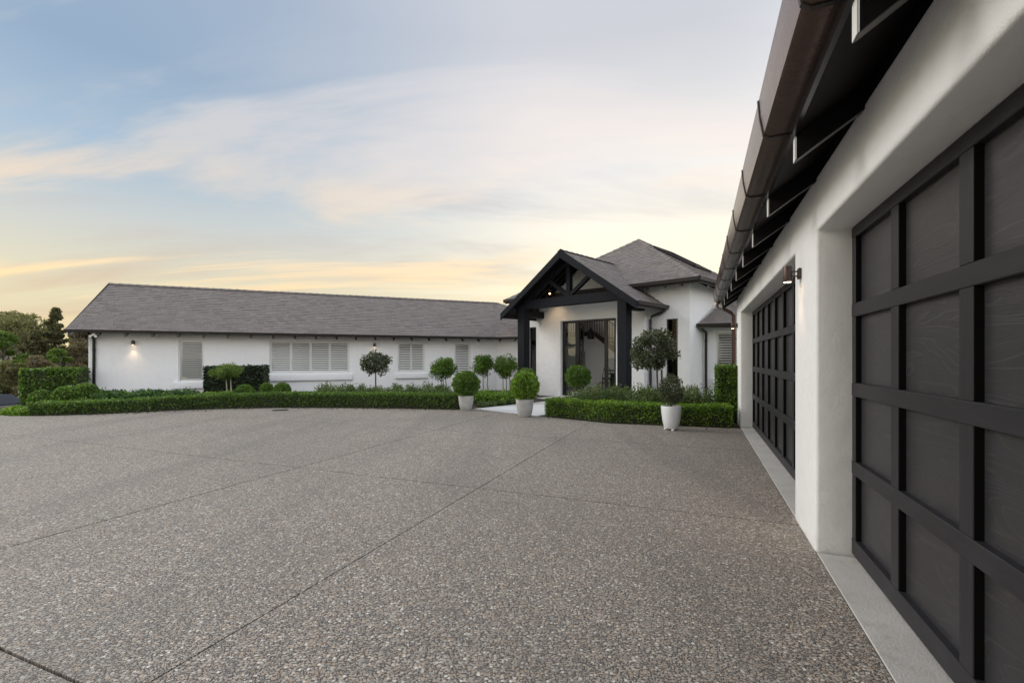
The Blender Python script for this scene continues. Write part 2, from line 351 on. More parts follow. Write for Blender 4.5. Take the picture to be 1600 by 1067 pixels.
def make_grass():
    m, t, b = mat('lawn'); v = wcoords(t)
    c = mix_col(t, noise(t, 25, 5, .7, v), (.035, .070, .014), (.085, .135, .032)); c = mix_col(t, math_node(t, 'MULTIPLY', noise(t, .6, 4, .6, v), .5), c, (.075, .085, .035))
    L(t, c, b.inputs['Base Color']); b.inputs['Roughness'].default_value = .9; bump(t, b, noise(t, 120, 3, .7, v), .9, .03); return m
M_GRASS = make_grass()

# ------------------------------------------------------------------ frames of the place (all from the photograph's vanishing points)
def D2(a): return Vector((math.sin(R(a)), math.cos(R(a))))
A, C = D2(21.75), D2(66.75)
FG = frame(0, 0, A[1], -A[0])                      # garage: x = distance from the camera's line, y = along the wall
ZC = 15.7
FP = frame(.1033 * ZC, ZC, .7163, -.6978)          # portico and tower: x across, y inwards
SLx, SLy = (FP @ Vector((-3.59, 3.0, 0)))[:2]
bend = Vector((-.708, 21.09)); W0 = bend - C * 14.424
FW = frame(W0[0], W0[1], C[0], C[1])               # bedroom wing: x along the wall, y inwards
FLL = frame(bend[0], bend[1], .9288, -.3705)       # short link, left of the tower
SRx, SRy = (FP @ Vector((3.59, 2.995, 0)))[:2]
FLR = frame(SRx, SRy, .9188, -.3947)               # short link, right of the tower

# ------------------------------------------------------------------ the setting
def terrain_z(x, y):
    s = lambda v: max(0, min(1, v)) ** 2 * (3 - 2 * max(0, min(1, v)))
    return -.035 - 1.55 * s((-x - 14.9) / 4.5) * s((y - 13.6) / 4.0)
xs = sorted(set([-1500, -700, -300, -150, -80, -50] + [x * .8 for x in range(-50, -10)] + [-6, 0, 6, 15, 30, 60, 150, 400, 1500]))
ys = sorted(set([-600, -150, -40, -10, 0, 6, 11] + [12 + .7 * i for i in range(14)] + [24, 30, 45, 80, 150, 300, 700, 1500]))
mb = MB(); mb.v = [(x, y, terrain_z(x, y)) for y in ys for x in xs]; nx = len(xs)
mb.f = [(j * nx + i, j * nx + i + 1, (j + 1) * nx + i + 1, (j + 1) * nx + i) for j in range(len(ys) - 1) for i in range(nx - 1)]
o = mb.build('ground', M_GRASS, smooth=True); o['kind'] = 'structure'

outline = [tuple((FG @ Vector((.812, t, 0)))[:2]) for t in (-9, 10.62)] + [(4.62, 9.62), (2.13, 10.33), (.72, 11.58), (.577, 11.72), (-1.06, 13.30), (-1.5, 13.06), (-3.2, 13.32), (-5.0, 13.52), (-6.7, 13.55), (-7.9, 13.34), (-8.95, 13.03), (-10.7, 11.99), (-11.7, 11.66), (-12.5, 11.62), (-13.4, 12.1), (-14.5, 12.5), (-26, 13.2), (-26, -6)]
def clip(poly, n, d):
    out = []
    for i in range(len(poly)):
        p, q = poly[i], poly[(i + 1) % len(poly)]; a = p[0] * n[0] + p[1] * n[1] - d; b = q[0] * n[0] + q[1] * n[1] - d
        if a <= 0: out.append(p)
        if (a < 0 < b) or (b < 0 < a):
            k = a / (a - b); out.append((p[0] + (q[0] - p[0]) * k, p[1] + (q[1] - p[1]) * k))
    return out
mb = MB(); mb.prism(outline[::-1], 'z', -.14, -.022); drive = mb.build('driveway', M_JOINT); drive['kind'] = 'structure'
nA = (A[1], -A[0])
Ds = [-40, -12.7, -10.1, -7.5, -4.92, -2.28, 3]; Ts = [-30, -2.25, 1.22, 4.69, 8.16, 11.6, 30]
for i in range(len(Ds) - 1):
    for j in range(len(Ts) - 1):
        p = outline; g_ = .005; g2_ = .008
        for n, d in ((nA, Ds[i + 1] - (.009 if Ds[i + 1] == -4.92 else g_)), ((-nA[0], -nA[1]), -Ds[i] - (.009 if Ds[i] == -4.92 else g_)), ((A[0], A[1]), Ts[j + 1] - g2_), ((-A[0], -A[1]), -Ts[j] - g2_)):
            p = clip(p, n, d)
            if len(p) < 3: break
        if len(p) >= 3:
            q = [p[0]]
            for w in p[1:]:
                if math.hypot(w[0] - q[-1][0], w[1] - q[-1][1]) > 1e-4: q.append(w)
            ar = sum(q[k][0] * q[(k + 1) % len(q)][1] - q[(k + 1) % len(q)][0] * q[k][1] for k in range(len(q)))
            if abs(ar) < .05: continue
            mb = MB(); mb.prism(q if ar > 0 else q[::-1], 'z', -.018, 0); mb.build('slab', M_AGG, drive)
# mulch beds between the drive and the house
bedl = [(-1.06, 13.33), (-1.5, 13.09), (-3.2, 13.35), (-5.0, 13.55), (-6.7, 13.58), (-7.9, 13.37), (-8.95, 13.06), (-10.7, 12.02), (-11.7, 11.69), (-12.5, 11.66), (-13.4, 12.4), (-15.6, 14.2), (-14.2, 15.9), tuple(bend), (SLx, SLy)] + [tuple((FP @ Vector(p))[:2]) for p in ((-2.3, 1.9, 0), (-2.3, 1.5, 0), (-.28, 1.5, 0))]
mb = MB(); mb.prism(bedl[::-1], 'z', -.12, -.012); mb.build('garden_bed', M_MULCH)['kind'] = 'structure'
bedr = [(.74, 11.60), (2.13, 10.36), (4.62, 9.65)] + [tuple((FG @ Vector((.9, 10.7, 0)))[:2]), tuple((FG @ Vector((.9, 14.5, 0)))[:2]), (SRx + .05, SRy)] + [tuple((FP @ Vector(p))[:2]) for p in ((3.5, 1.9, 0), (2.3, 1.9, 0), (2.12, 1.5, 0), (2.12, -3.4, 0))]
mb = MB(); mb.prism(bedr[::-1], 'z', -.12, -.012); mb.build('garden_bed', M_MULCH)['kind'] = 'structure'
# pale paving slabs from the drive to the front door
mb = MB(); mb.box(-.27, 2.11, -3.62, 1.5, -.10, -.006); path = mb.build('path', M_JOINT, M=FP); path['kind'] = 'structure'
for i in range(4):
    for j in range(6):
        w = 2.36 / 4; d = 5.1 / 6; mb = MB(); mb.box(-.26 + i * w + .003, -.26 + (i + 1) * w - .003, -3.61 + j * d + .003, -3.61 + (j + 1) * d - .003, -.02, .006)
        mb.build('paver', M_PAVE, path, FP, bevel=.003, seg=1)

# ------------------------------------------------------------------ building helpers
def wall_open(mb, x0, x1, z0, z1, y0, y1, ops):
    """a wall in the x-z plane, front face at y0, back at y1, with rectangular openings (xa, xb, za, zb)"""
    gx = sorted(set([x0, x1] + [v for o in ops for v in o[:2]])); gz = sorted(set([z0, z1] + [v for o in ops for v in o[2:]]))
    inside = lambda x, z: any(o[0] < x < o[1] and o[2] < z < o[3] for o in ops)
    for i in range(len(gx) - 1):
        for j in range(len(gz) - 1):
            if inside((gx[i] + gx[i + 1]) / 2, (gz[j] + gz[j + 1]) / 2): continue
            a, b, c, d = gx[i], gx[i + 1], gz[j], gz[j + 1]
            mb.add([(a, y0, c), (b, y0, c), (b, y0, d), (a, y0, d)], [(0, 1, 2, 3)])
            mb.add([(a, y1, c), (b, y1, c), (b, y1, d), (a, y1, d)], [(3, 2, 1, 0)])
    def ring(a, b, c, d, flip):
        p = [(a, c), (b, c), (b, d), (a, d)]
        for k in range(4):
            q, r = p[k], p[(k + 1) % 4]; vs = [(q[0], y0, q[1]), (r[0], y0, r[1]), (r[0], y1, r[1]), (q[0], y1, q[1])]
            mb.add(vs, [(0, 1, 2, 3) if flip else (3, 2, 1, 0)])
    ring(x0, x1, z0, z1, False)
    for o in ops: ring(*o, True)
def raw(mb, name, mt, parent, M):
    me = bpy.data.meshes.new(name); me.from_pydata(mb.v, [], mb.f)
    bm = bmesh.new(); bm.from_mesh(me); bmesh.ops.remove_doubles(bm, verts=bm.verts, dist=1e-5); bmesh.ops.recalc_face_normals(bm, faces=bm.faces)
    ed = [e for e in bm.edges if len(e.link_faces) == 2 and e.calc_face_angle(0) > R(60)]
    bmesh.ops.bevel(bm, geom=ed, offset=.014, segments=2, profile=.5, affect='EDGES', clamp_overlap=True)
    bm.to_mesh(me); bm.free(); return obj(name, me, mt, parent, M)
def shingles(P0, U, V, poly, expo=.155, width=.24, lift=.010):
    """courses of single shingles over a convex roof polygon (u along the eave, v up the slope)"""
    mb = MB(); P0 = Vector(P0); U = Vector(U); V = Vector(V); Nn = U.cross(V).normalized()
    if Nn.z < 0: Nn = -Nn
    def span(v):
        us = []
        for i in range(len(poly)):
            (u0, v0), (u1, v1) = poly[i], poly[(i + 1) % len(poly)]
            if abs(v1 - v0) < 1e-9:
                if abs(v - v0) < 1e-6: us += [u0, u1]
                continue
            k = (v - v0) / (v1 - v0)
            if -1e-6 <= k <= 1 + 1e-6: us.append(u0 + (u1 - u0) * k)
        return (min(us), max(us)) if us else None
    vmin = min(p[1] for p in poly); vmax = max(p[1] for p in poly); v = vmin
    pt = lambda u, w, h: P0 + U * u + V * w + Nn * h
    while v < vmax - .01:
        ve = min(v + expo + .02, vmax); s0 = span(v + 1e-4); s1 = span(ve - 1e-4)
        if s0 and s1:
            u = s0[0] - random.random() * width
            while u < s0[1]:
                un = u + width * random.uniform(.6, 1.35)
                a0, b0 = max(u + .002, s0[0]), min(un - .002, s0[1]); a1, b1 = max(u + .002, s1[0]), min(un - .002, s1[1])
                if b0 - a0 > .01:
                    if b1 < a1: a1 = b1 = min(max((a0 + b0) / 2, s1[0]), s1[1])
                    h = lift + random.uniform(.004, .012); dv = random.uniform(-.004, .004)
                    mb.add([pt(a0, v + dv, h), pt(b0, v + dv, h), pt(b1, ve, .004), pt(a1, ve, .004), pt(a0, v + dv, 0), pt(b0, v + dv, 0)], [(0, 1, 2, 3), (4, 5, 1, 0)])
                u = un
        v += expo
    return mb
def roof_plane(root, name, M, corners, thick=.06, cap=None, mt=None):
    """corners: 3-D points, first two along the eave; a solid deck with shingles on it"""
    c = [Vector(p) for p in corners]; U = (c[1] - c[0]).normalized(); n = U.cross(c[-1] - c[0]).normalized()
    if n.z < 0: n = -n
    V = n.cross(U).normalized()
    if V.z < 0: V = -V
    mb = MB(); k = len(c); mb.add([p for p in c] + [p - n * thick for p in c], [tuple(range(k)), tuple(range(2 * k - 1, k - 1, -1))] + [(i, k + i, k + (i + 1) % k, (i + 1) % k) for i in range(k)])
    deck = mb.build(name, mt or M_SOFFIT, root, M)
    poly = [((p - c[0]).dot(U), (p - c[0]).dot(V)) for p in c]
    sh = shingles(c[0], U, V, poly); s = sh.build('shingles', M_SHINGLE, deck, M); s['kind'] = 'stuff'
    return deck, n
def ridge_caps(root, M, p, q, w=.14, name='ridge_cap', mt=None, step=.28):
    """overlapping cap pieces along a ridge or a hip, joined to one part"""
    p = Vector(p); q = Vector(q); d = (q - p); ln = d.length; d.normalize(); side = d.cross(Vector((0, 0, 1))).normalized(); up = side.cross(d)
    mb = MB(); n = max(1, int(ln / step))
    for i in range(n):
        a = p + d * (ln * i / n); b = p + d * (ln * (i + 1) / n + .03); ha = .030 + random.uniform(0, .006); hb = .014
        mb.add([a - side * w + up * (ha - .075), a + up * ha, a + side * w + up * (ha - .075), b - side * w + up * (hb - .075), b + up * hb, b + side * w + up * (hb - .075)], [(0, 1, 4, 3), (1, 2, 5, 4)])
    return mb.build(name, mt or M_SHINGLE, root, M)
def gutter_run(root, M, p, q, mt, out, w=.12, h=.11, drop=0.0, name='gutter', brackets=None):
    """an open box gutter with a rolled lip between p and q (points at its upper inner edge); out = outward direction"""
    p = Vector(p); q = Vector(q); o = Vector(out).normalized(); z = Vector((0, 0, 1))
    prof = [(0, 0), (0, -h), (w * .72, -h), (w * .86, -h * .85), (w * .93, -h * .35), (w * 1.0, -h * .12), (w * 1.0, .012), (w * .93, .012), (w * .90, -h * .2), (w * .80, -h * .8), (.012, -h + .012), (.012, 0)]
    k = len(prof); vs = [e + o * a + z * b for e in (p, q) for a, b in prof]
    mb = MB(); mb.add(vs, [tuple(range(k)), tuple(range(2 * k - 1, k - 1, -1))] + [(i, (i + 1) % k, k + (i + 1) % k, k + i) for i in range(k)])
    g = mb.build(name, mt, root, M); return g
def downpipe(root, M, pts, r=.04, mt=None, brack=()):
    mb = MB(); mb.tube(pts, r, 12); d = mb.build('downpipe', mt or M_GUTTER, root, M, smooth=True)
    for (x, y, z) in brack:
        b = MB(); b.tube([(x, y, z - .015), (x, y, z + .015)], r + .012, 12); b.box(x - .01, x + .01, y, y + .09, z - .01, z + .01); b.build('pipe_bracket', mt or M_GUTTER, d, M)
    return d
def shutter_window(root, M, x0, x1, z0, z1, panes, y=0.0, nsl=15, sill=None, label=None, glass=True):
    """white plantation-shutter window set back in its opening; the window frame, each slat, the glass and the sill are pieces of their own"""
    w = thing_part('window', root, M)
    yf = y + .055; fw = .045
    mb = MB(); mb.box(x0, x0 + fw, yf, yf + .07, z0, z1); mb.box(x1 - fw, x1, yf, yf + .07, z0, z1); mb.box(x0 + fw, x1 - fw, yf, yf + .07, z1 - fw, z1); mb.box(x0 + fw, x1 - fw, yf, yf + .07, z0, z0 + fw)
    fr = mb.mesh('frame', bevel=.004, seg=1)
    w.data = fr; fr.materials.append(M_WHITE)
    pw = (x1 - x0 - 2 * fw) / panes
    for k in range(panes):
        a = x0 + fw + k * pw; b = a + pw; st = .042
        mb = MB(); ys_ = yf + .035
        mb.box(a + .002, a + st, ys_, ys_ + .03, z0 + fw, z1 - fw); mb.box(b - st, b - .002, ys_, ys_ + .03, z0 + fw, z1 - fw)
        mb.box(a + st, b - st, ys_, ys_ + .03, z1 - fw - .06, z1 - fw); mb.box(a + st, b - st, ys_, ys_ + .03, z0 + fw, z0 + fw + .085)
        mb.build('shutter_frame', M_WHITE, w, M, bevel=.003, seg=1)
        za, zb = z0 + fw + .095, z1 - fw - .07; n = nsl; pitch = (zb - za) / n
        sl = MB(); L_ = b - a - 2 * st - .006
        c, s = math.cos(R(24)), math.sin(R(24)); hw = pitch * .37
        sl.add([(-L_ / 2, -hw * s * 1.6 + .004, -hw * c), (L_ / 2, -hw * s * 1.6 + .004, -hw * c), (L_ / 2, hw * s * 1.6 + .004, hw * c), (-L_ / 2, hw * s * 1.6 + .004, hw * c),
                (-L_ / 2, -hw * s * 1.6 - .004, -hw * c), (L_ / 2, -hw * s * 1.6 - .004, -hw * c), (L_ / 2, hw * s * 1.6 - .004, hw * c), (-L_ / 2, hw * s * 1.6 - .004, hw * c)],
               [(0, 1, 2, 3), (7, 6, 5, 4), (0, 4, 5, 1), (2, 6, 7, 3), (1, 5, 6, 2), (0, 3, 7, 4)])
        me = sl.mesh('slat')
        for i in range(n):
            obj('slat', me, M_SLAT, w, M @ T((a + b) / 2, ys_ + .015, za + pitch * (i + .5)) @ Matrix.Rotation(R(random.uniform(-1.5, 1.5) - 9), 4, 'X'))
    mb = MB(); mb.add([(x0 + fw, yf + .016, z0 + fw), (x1 - fw, yf + .016, z0 + fw), (x1 - fw, yf + .016, z1 - fw), (x0 + fw, yf + .016, z1 - fw)], [(0, 1, 2, 3)])
    if glass: mb.build('glass', M_GLASS, w, M)
    mb = MB(); mb.box(x0 - .05, x1 + .05, y + .30, y + .32, z0 - .05, z1 + .05); mb.build('room_shade_sheet', M_ROOM, w, M)  # dark sheet stands in for the unlit room behind the slats
    if sill:
        sx0, sx1, sz0, sz1 = sill; mb = MB(); mb.box(sx0, sx1, y - .09, y + .10, sz0, sz1); mb.build('sill', M_STUCCO, w, M, bevel=.018, seg=3, smooth=True)
    return w
def thing_part(name, root, M):
    o = bpy.data.objects.new(name, bpy.data.meshes.new(name)); col.objects.link(o); place(o, M, root); return o

# ------------------------------------------------------------------ garage
gar = thing('garage', 'white rendered garage with dark panelled doors, black rafter tails and copper gutter', 'garage', FG @ T(3.8, 6, 0))
DW = .815; TEND = 11.87; ZT = 2.80
prof = [(-8, -.05), (TEND, -.05), (TEND, ZT), (-8, ZT)]
ops = [(4.90, 10.89, 2.40), (-2.15, 4.10, 2.40)]
pts = [(-8, -.06)]
pts += [(-2.15, -.06), (-2.15, 2.40), (4.10, 2.40), (4.10, -.06), (4.90, -.06), (4.90, 2.40), (10.89, 2.40), (10.89, -.06), (TEND, -.06), (TEND, ZT), (-8, ZT)]
mb = MB(); mb.prism(pts[::-1], 'x', DW, DW + .30)
wall = mb.build('front_wall', M_STUCCO, gar, FG, bevel=.026, seg=3, smooth=True)
mb = MB(); mb.box(DW + .31, 7.2, TEND - .25, TEND - .004, -.06, ZT - .01); mb.build('end_wall', M_STUCCO, gar, FG)
mb = MB(); mb.box(7.0, 7.25, -8, TEND - .01, -.06, ZT - .01); mb.build('rear_wall', M_STUCCO, gar, FG)
mb = MB(); mb.box(DW + .31, 7.0, -8, -7.75, -.06, ZT - .01); mb.build('end_wall', M_STUCCO, gar, FG)
mb = MB(); mb.box(DW + .31, 6.99, -7.7, TEND - .26, -.08, .0); mb.build('garage_floor', M_CONC, gar, FG)
# worn concrete threshold strips in front of the doors
for t0, t1 in ((4.93, 10.86), (-2.12, 4.07)):
    n = max(1, round((t1 - t0) / 1.5)); d = (t1 - t0) / n
    for k in range(n):
        mb = MB(); mb.box(DW + .004, DW + .29, t0 + k * d + .002, t0 + (k + 1) * d - .002, -.03, .003 + .001 * (k % 2)); mb.build('threshold', M_THRESH, gar, FG, bevel=.004, seg=1)
def garage_door(t_hi, pitch, label):
    """eight columns by four rows of recessed panels behind proud rails and stiles; t_hi is the far edge"""
    DD = 1.045; n = 8; edge = .075; t_lo = t_hi - edge - n * pitch - .03
    dr = MB(); dr.box(DD + .062, DD + .085, t_lo, t_hi, .02, 2.40); door = dr.build('garage_door', M_DOORFRAME[1], gar, FG); door['label'] = label
    zr = [(.022, .138), (.604, .704), (1.172, 1.270), (1.745, 1.842), (2.319, 2.399)]
    for a, b in zr:
        mb = MB(); mb.box(DD - .003, DD + .0615, t_lo, t_hi, a, b); mb.build('rail', M_DOORFRAME[1], door, FG, bevel=.004, seg=1)
    for r in range(4):
        za, zb = zr[r][1], zr[r + 1][0]
        st = MB(); st.box(0, .060, -.054, .054, .0006, zb - za - .0006); sme = st.mesh('stile', bevel=.003, seg=1)
        pn = MB(); pn.box(0, .012, -(pitch - .108) / 2 + .0, (pitch - .108) / 2, .0, zb - za); pme = pn.mesh('panel')
        bd = MB(); bd.box(0, .0315, -.005, -.0005, .001, zb - za - .001); bdm = bd.mesh('recess_shade')
        for c_ in range(n + 1):
            tc_ = t_hi - edge - c_ * pitch + (.0 if c_ else .0) + .054
            if c_ == 0:
                e = MB(); e.box(0, .060, 0, edge, .0006, zb - za - .0006); obj('stile', e.mesh('stile', bevel=.003, seg=1), M_DOORFRAME[2], door, FG @ T(DD, t_hi - edge, za))
            else: obj('stile', sme, M_DOORFRAME[2], door, FG @ T(DD, tc_, za))
        for c_ in range(n):
            th = t_hi - edge - c_ * pitch; tl = t_hi - edge - (c_ + 1) * pitch + .108
            obj('panel', pme, M_PANEL, door, FG @ T(DD + .036, (th + tl) / 2, za))
            obj('recess_shade', bdm, M_RECESS_SHADE, door, FG @ T(DD + .004, th, za))  # black strip paints in shade on the recess side of each panel
    return door
garage_door(10.885, .742, 'dark stained panelled garage door between the far pier and the middle pier')
garage_door(4.10, .772, 'dark stained panelled garage door beside the middle pier, seen close up')
# eaves: rafters, fascia, sarking, copper gutter
ZE = 2.54; sl = math.tan(R(35)); RD = .50
for k in range(19):
    tt = 1.92 + 1.085 * (9 - k)
    if tt > 11.9 or tt < -7.9: continue
    mb = MB(); L_ = .95
    mb.prism([(RD, ZE), (RD + L_, ZE + L_ * sl), (RD + L_, ZE + .14 + L_ * sl), (RD, ZE + .14)], 'y', tt - .03, tt + .03)
    rf = mb.build('rafter', M_RAFTER, gar, FG, bevel=.003, seg=1)
    mb = MB(); mb.box(RD - .004, RD - .0005, tt - .027, tt + .027, ZE + .002, ZE + .134); mb.build('painted_sheen', M_WHITE, rf, FG)  # white plate paints in the bright sky sheen on the rafter end
mb = MB(); mb.box(RD - .022, RD - .001, -8.0, TEND + .28, ZE + .135, ZE + .40); mb.build('fascia', M_RAFTER, gar, FG)
mb = MB(); mb.prism([(RD, ZE + .143), (RD + 1.2, ZE + .143 + 1.2 * sl), (RD + 1.2, ZE + .165 + 1.2 * sl), (RD, ZE + .165)], 'y', -8, TEND + .28); mb.build('sarking', M_SOFFIT, gar, FG)
mb = MB(); mb.box(DW + .02, DW + .26, -7.98, TEND - .02, ZT + .001, ZT + .12); mb.build('wall_plate', M_RAFTER, gar, FG)
zr0 = ZE + .40; hd = 3.3
roof_plane(gar, 'roof', FG, [(RD - .06, TEND + .30, zr0), (RD - .06, -8.1, zr0), (RD + hd, -8.1, zr0 + (hd + .06) * sl), (RD + hd, TEND + .30, zr0 + (hd + .06) * sl)])
roof_plane(gar, 'roof', FG, [(RD + 2 * hd + .06, -8.1, zr0), (RD + 2 * hd + .06, TEND + .30, zr0), (RD + hd + .002, TEND + .30, zr0 + (hd + .06) * sl), (RD + hd + .002, -8.1, zr0 + (hd + .06) * sl)])
mb = MB(); mb.prism([(DW + .3, ZT), (7.1, ZT), (RD + hd, ZT + (hd - .45) * sl - .02)], 'y', TEND - .22, TEND - .02); mb.build('gable_wall', M_STUCCO, gar, FG)
# gutter lengths with lapped joints
mb = MB()
gp_ = [(.478, 2.96), (.478, 2.748), (.385, 2.745), (.358, 2.765), (.340, 2.86), (.334, 2.93), (.330, 2.965), (.338, 2.965), (.346, 2.93), (.352, 2.86), (.370, 2.775), (.466, 2.76), (.466, 2.96)]
t_a, t_b = -8.0, TEND + .12
mb.prism(gp_, 'y', t_a, t_b); gut = mb.build('gutter', M_COPPER, gar, FG, smooth=True); gut['label'] = 'aged copper box gutter with lapped joints'
t = 2.015 - 1.1 * 8
while t < t_b:
    mb = MB(); pp = [(.480, 2.962), (.480, 2.743), (.384, 2.739), (.352, 2.761), (.334, 2.858), (.328, 2.928), (.324, 2.968), (.330, 2.968), (.336, 2.93), (.342, 2.86), (.360, 2.768), (.386, 2.7465), (.476, 2.7495), (.476, 2.962)]
    mb.prism(pp, 'y', t - .012, t + .012); mb.build('joint', M_GUTTER, gut, FG); t += 1.1
downpipe(gar, FG, [(.43, TEND + .06, 2.75), (.43, TEND + .06, 2.66), (.70, TEND + .06, 2.50), (.76, TEND + .06, 2.42), (.76, TEND + .06, .02)], .045, M_COPPER, [(.76, TEND + .06, .5), (.76, TEND + .06, 1.9)])

# ------------------------------------------------------------------ house: bedroom wing, links, tower and portico
house = thing('house', 'white rendered house with shingle roofs, timber gabled entrance and shuttered windows', 'house', FP @ T(0, 5.2, 0))
# --- wing
LW = 14.424; ZG = 2.33
wins = [(2.473, 3.235, .61, 2.095, 1), (5.304, 8.154, .84, 2.108, 4), (10.045, 11.186, .83, 2.108, 2), (12.486, 13.218, .58, 2.11, 1)]
mb = MB(); wall_open(mb, 0, LW + .1, -.4, 2.62, 0, .25, [w[:4] for w in wins]); raw(mb, 'wing_wall', M_STUCCO, house, FW)
mb = MB(); mb.prism([(.26, -.4), (5.95, -.4), (5.95, 2.55), (2.98, 4.02), (.26, 2.60)], 'x', .004, .25); mb.build('gable_wall', M_STUCCO, house, FW)
mb = MB(); mb.box(.26, LW + 3, 5.7, 5.95, -.4, 2.6); mb.build('rear_wall', M_STUCCO, house, FW)
for (x0, x1, z0, z1, n), sill in zip(wins, ((2.337, 3.36, .36, .60), (5.20, 8.268, .575, .822), (9.95, 11.30, .59, .805), (12.38, 13.32, .33, .56))):
    shutter_window(house, FW, x0, x1, z0, z1, n, 0, 17 if n == 1 else 14, sill)
mb = MB(); mb.box(2.53, 2.68, .096, .0995, .70, .765); mb.build('sticker', M_YELLOW, house, FW)
pw_ = (4.285 - 2.35) / 3.5
E = lambda s, n, lift=0: (s, n - .5, 2.35 + pw_ * n + lift)
s_l, s_r = -.385, 14.23
# valley and hip end where the wing meets the link, found on the wing's own roof plane
roof_plane(house, 'wing_roof', FW, [E(s_l, 0), E(s_r, 0), E(16.9, 2.62), E(15.65, 3.5), E(s_l, 3.5)])
roof_plane(house, 'wing_roof', FW, [(17.5, 6.5, 2.35), (s_l, 6.5, 2.35), (s_l, 3.002, 4.285), (15.65, 3.002, 4.285)])
roof_plane(house, 'wing_roof', FW, [E(16.9, 2.62), (19.5, 2.5, 3.0), (19.5, 6.2, 2.5), (17.5, 6.4, 2.35), (15.65, 3.001, 4.284)])
ridge_caps(house, FW, (s_l, 3.0, 4.31), (15.65, 3.0, 4.31))
ridge_caps(house, FW, (15.65, 3.0, 4.30), (16.9, 2.12, 3.81))
for k in range(20):
    s = -.318 + .7235 * k
    mb = MB(); mb.prism([(-.47, 2.145), (.24, 2.145 + .71 * pw_), (.24, 2.27 + .71 * pw_), (-.47, 2.262)], 'x', s - .035, s + .035); mb.build('rafter_tail', M_RAFTER, house, FW)
mb = MB(); mb.box(s_l - .01, s_r + .1, -.508, -.482, 2.262, 2.345); mb.build('fascia', M_RAFTER, house, FW)
gutter_run(house, FW, (s_l - .02, -.51, 2.345), (s_r - .02, -.51, 2.345), M_GUTTER, (0, -1, 0), .11, .085)
mb = MB(); mb.prism([(-.51, 2.215), (3.0, 4.21), (6.5, 2.215), (6.5, 2.345), (3.0, 4.34), (-.51, 2.345)], 'x', s_l - .03, s_l - .005); mb.build('barge_board', M_RAFTER, house, FW)
downpipe(house, FW, [(.165, -.45, 2.26), (.165, -.40, 2.18), (.165, -.09, 2.10), (.165, -.065, 2.02), (.165, -.065, -.02)], .042, M_BLACK, [(.165, -.065, 1.7), (.165, -.065, .35)])
# --- link left of the tower
LL = 2.05
mb = MB(); wall_open(mb, 0.02, LL + .02, -.4, 2.62, 0, .25, [(1.05, 1.75, .6, 2.11)]); raw(mb, 'link_wall', M_STUCCO, house, FLL)
shutter_window(house, FLL, 1.05, 1.75, .6, 2.11, 1, 0, 16, (.97, 1.83, .36, .585))
EL = lambda s, n: (s, n - .5, 2.35 + pw_ * n)
roof_plane(house, 'link_roof', FLL, [EL(-.20, 0), EL(2.6, 0), EL(3.2, 3.0), EL(1.0, 3.0)])
mb = MB(); mb.box(-.2, 2.3, -.508, -.482, 2.262, 2.345); mb.build('fascia', M_RAFTER, house, FLL)
gutter_run(house, FLL, (-.22, -.51, 2.345), (2.3, -.51, 2.345), M_GUTTER, (0, -1, 0), .11, .085)
for s in (.35, 1.07, 1.79):
    mb = MB(); mb.prism([(-.47, 2.145), (.2, 2.145 + .67 * pw_), (.2, 2.27 + .67 * pw_), (-.47, 2.262)], 'x', s - .03, s + .03); mb.build('rafter_tail', M_RAFTER, house, FLL)
# --- link right of the tower
mb = MB(); wall_open(mb, -.15, 4.6, -.3, 2.7, 0, .25, [(.375, 1.35, .80, 2.30)]); raw(mb, 'link_wall', M_STUCCO, house, FLR)
shutter_window(house, FLR, .375, 1.35, .80, 2.30, 1, 0, 15, (.27, 1.45, .62, .785))
roof_plane(house, 'link_roof', FLR, [(-.16, -.5, 2.53), (4.8, -.5, 2.53), (4.8, 2.5, 4.3), (1.62, 2.5, 4.3)])
mb = MB(); mb.add([(-.162, -.5, 2.53), (1.618, 2.5, 4.3), (-.162, 3.2, 2.53)], [(0, 1, 2)]); mb.build('link_roof', M_SHINGLE, house, FLR)
mb = MB(); mb.box(-.16, 4.8, -.508, -.482, 2.40, 2.525); mb.build('fascia', M_RAFTER, house, FLR)
gutter_run(house, FLR, (-.2, -.51, 2.525), (4.8, -.51, 2.525), M_GUTTER, (0, -1, 0), .11, .085)
for s in (.3, 1.02, 1.74):
    mb = MB(); mb.prism([(-.46, 2.42), (.2, 2.42 + .66 * .59), (.2, 2.52 + .66 * .59), (-.46, 2.475)], 'x', s - .03, s + .03); mb.build('rafter_tail', M_RAFTER, house, FLR)
downpipe(house, FLR, [(-.02, -.46, 2.44), (-.02, -.40, 2.36), (.08, -.11, 2.28), (.08, -.07, 2.2), (.08, -.07, -.02)], .04, M_GUTTER, [(.08, -.07, 2.0), (.08, -.07, .5)])
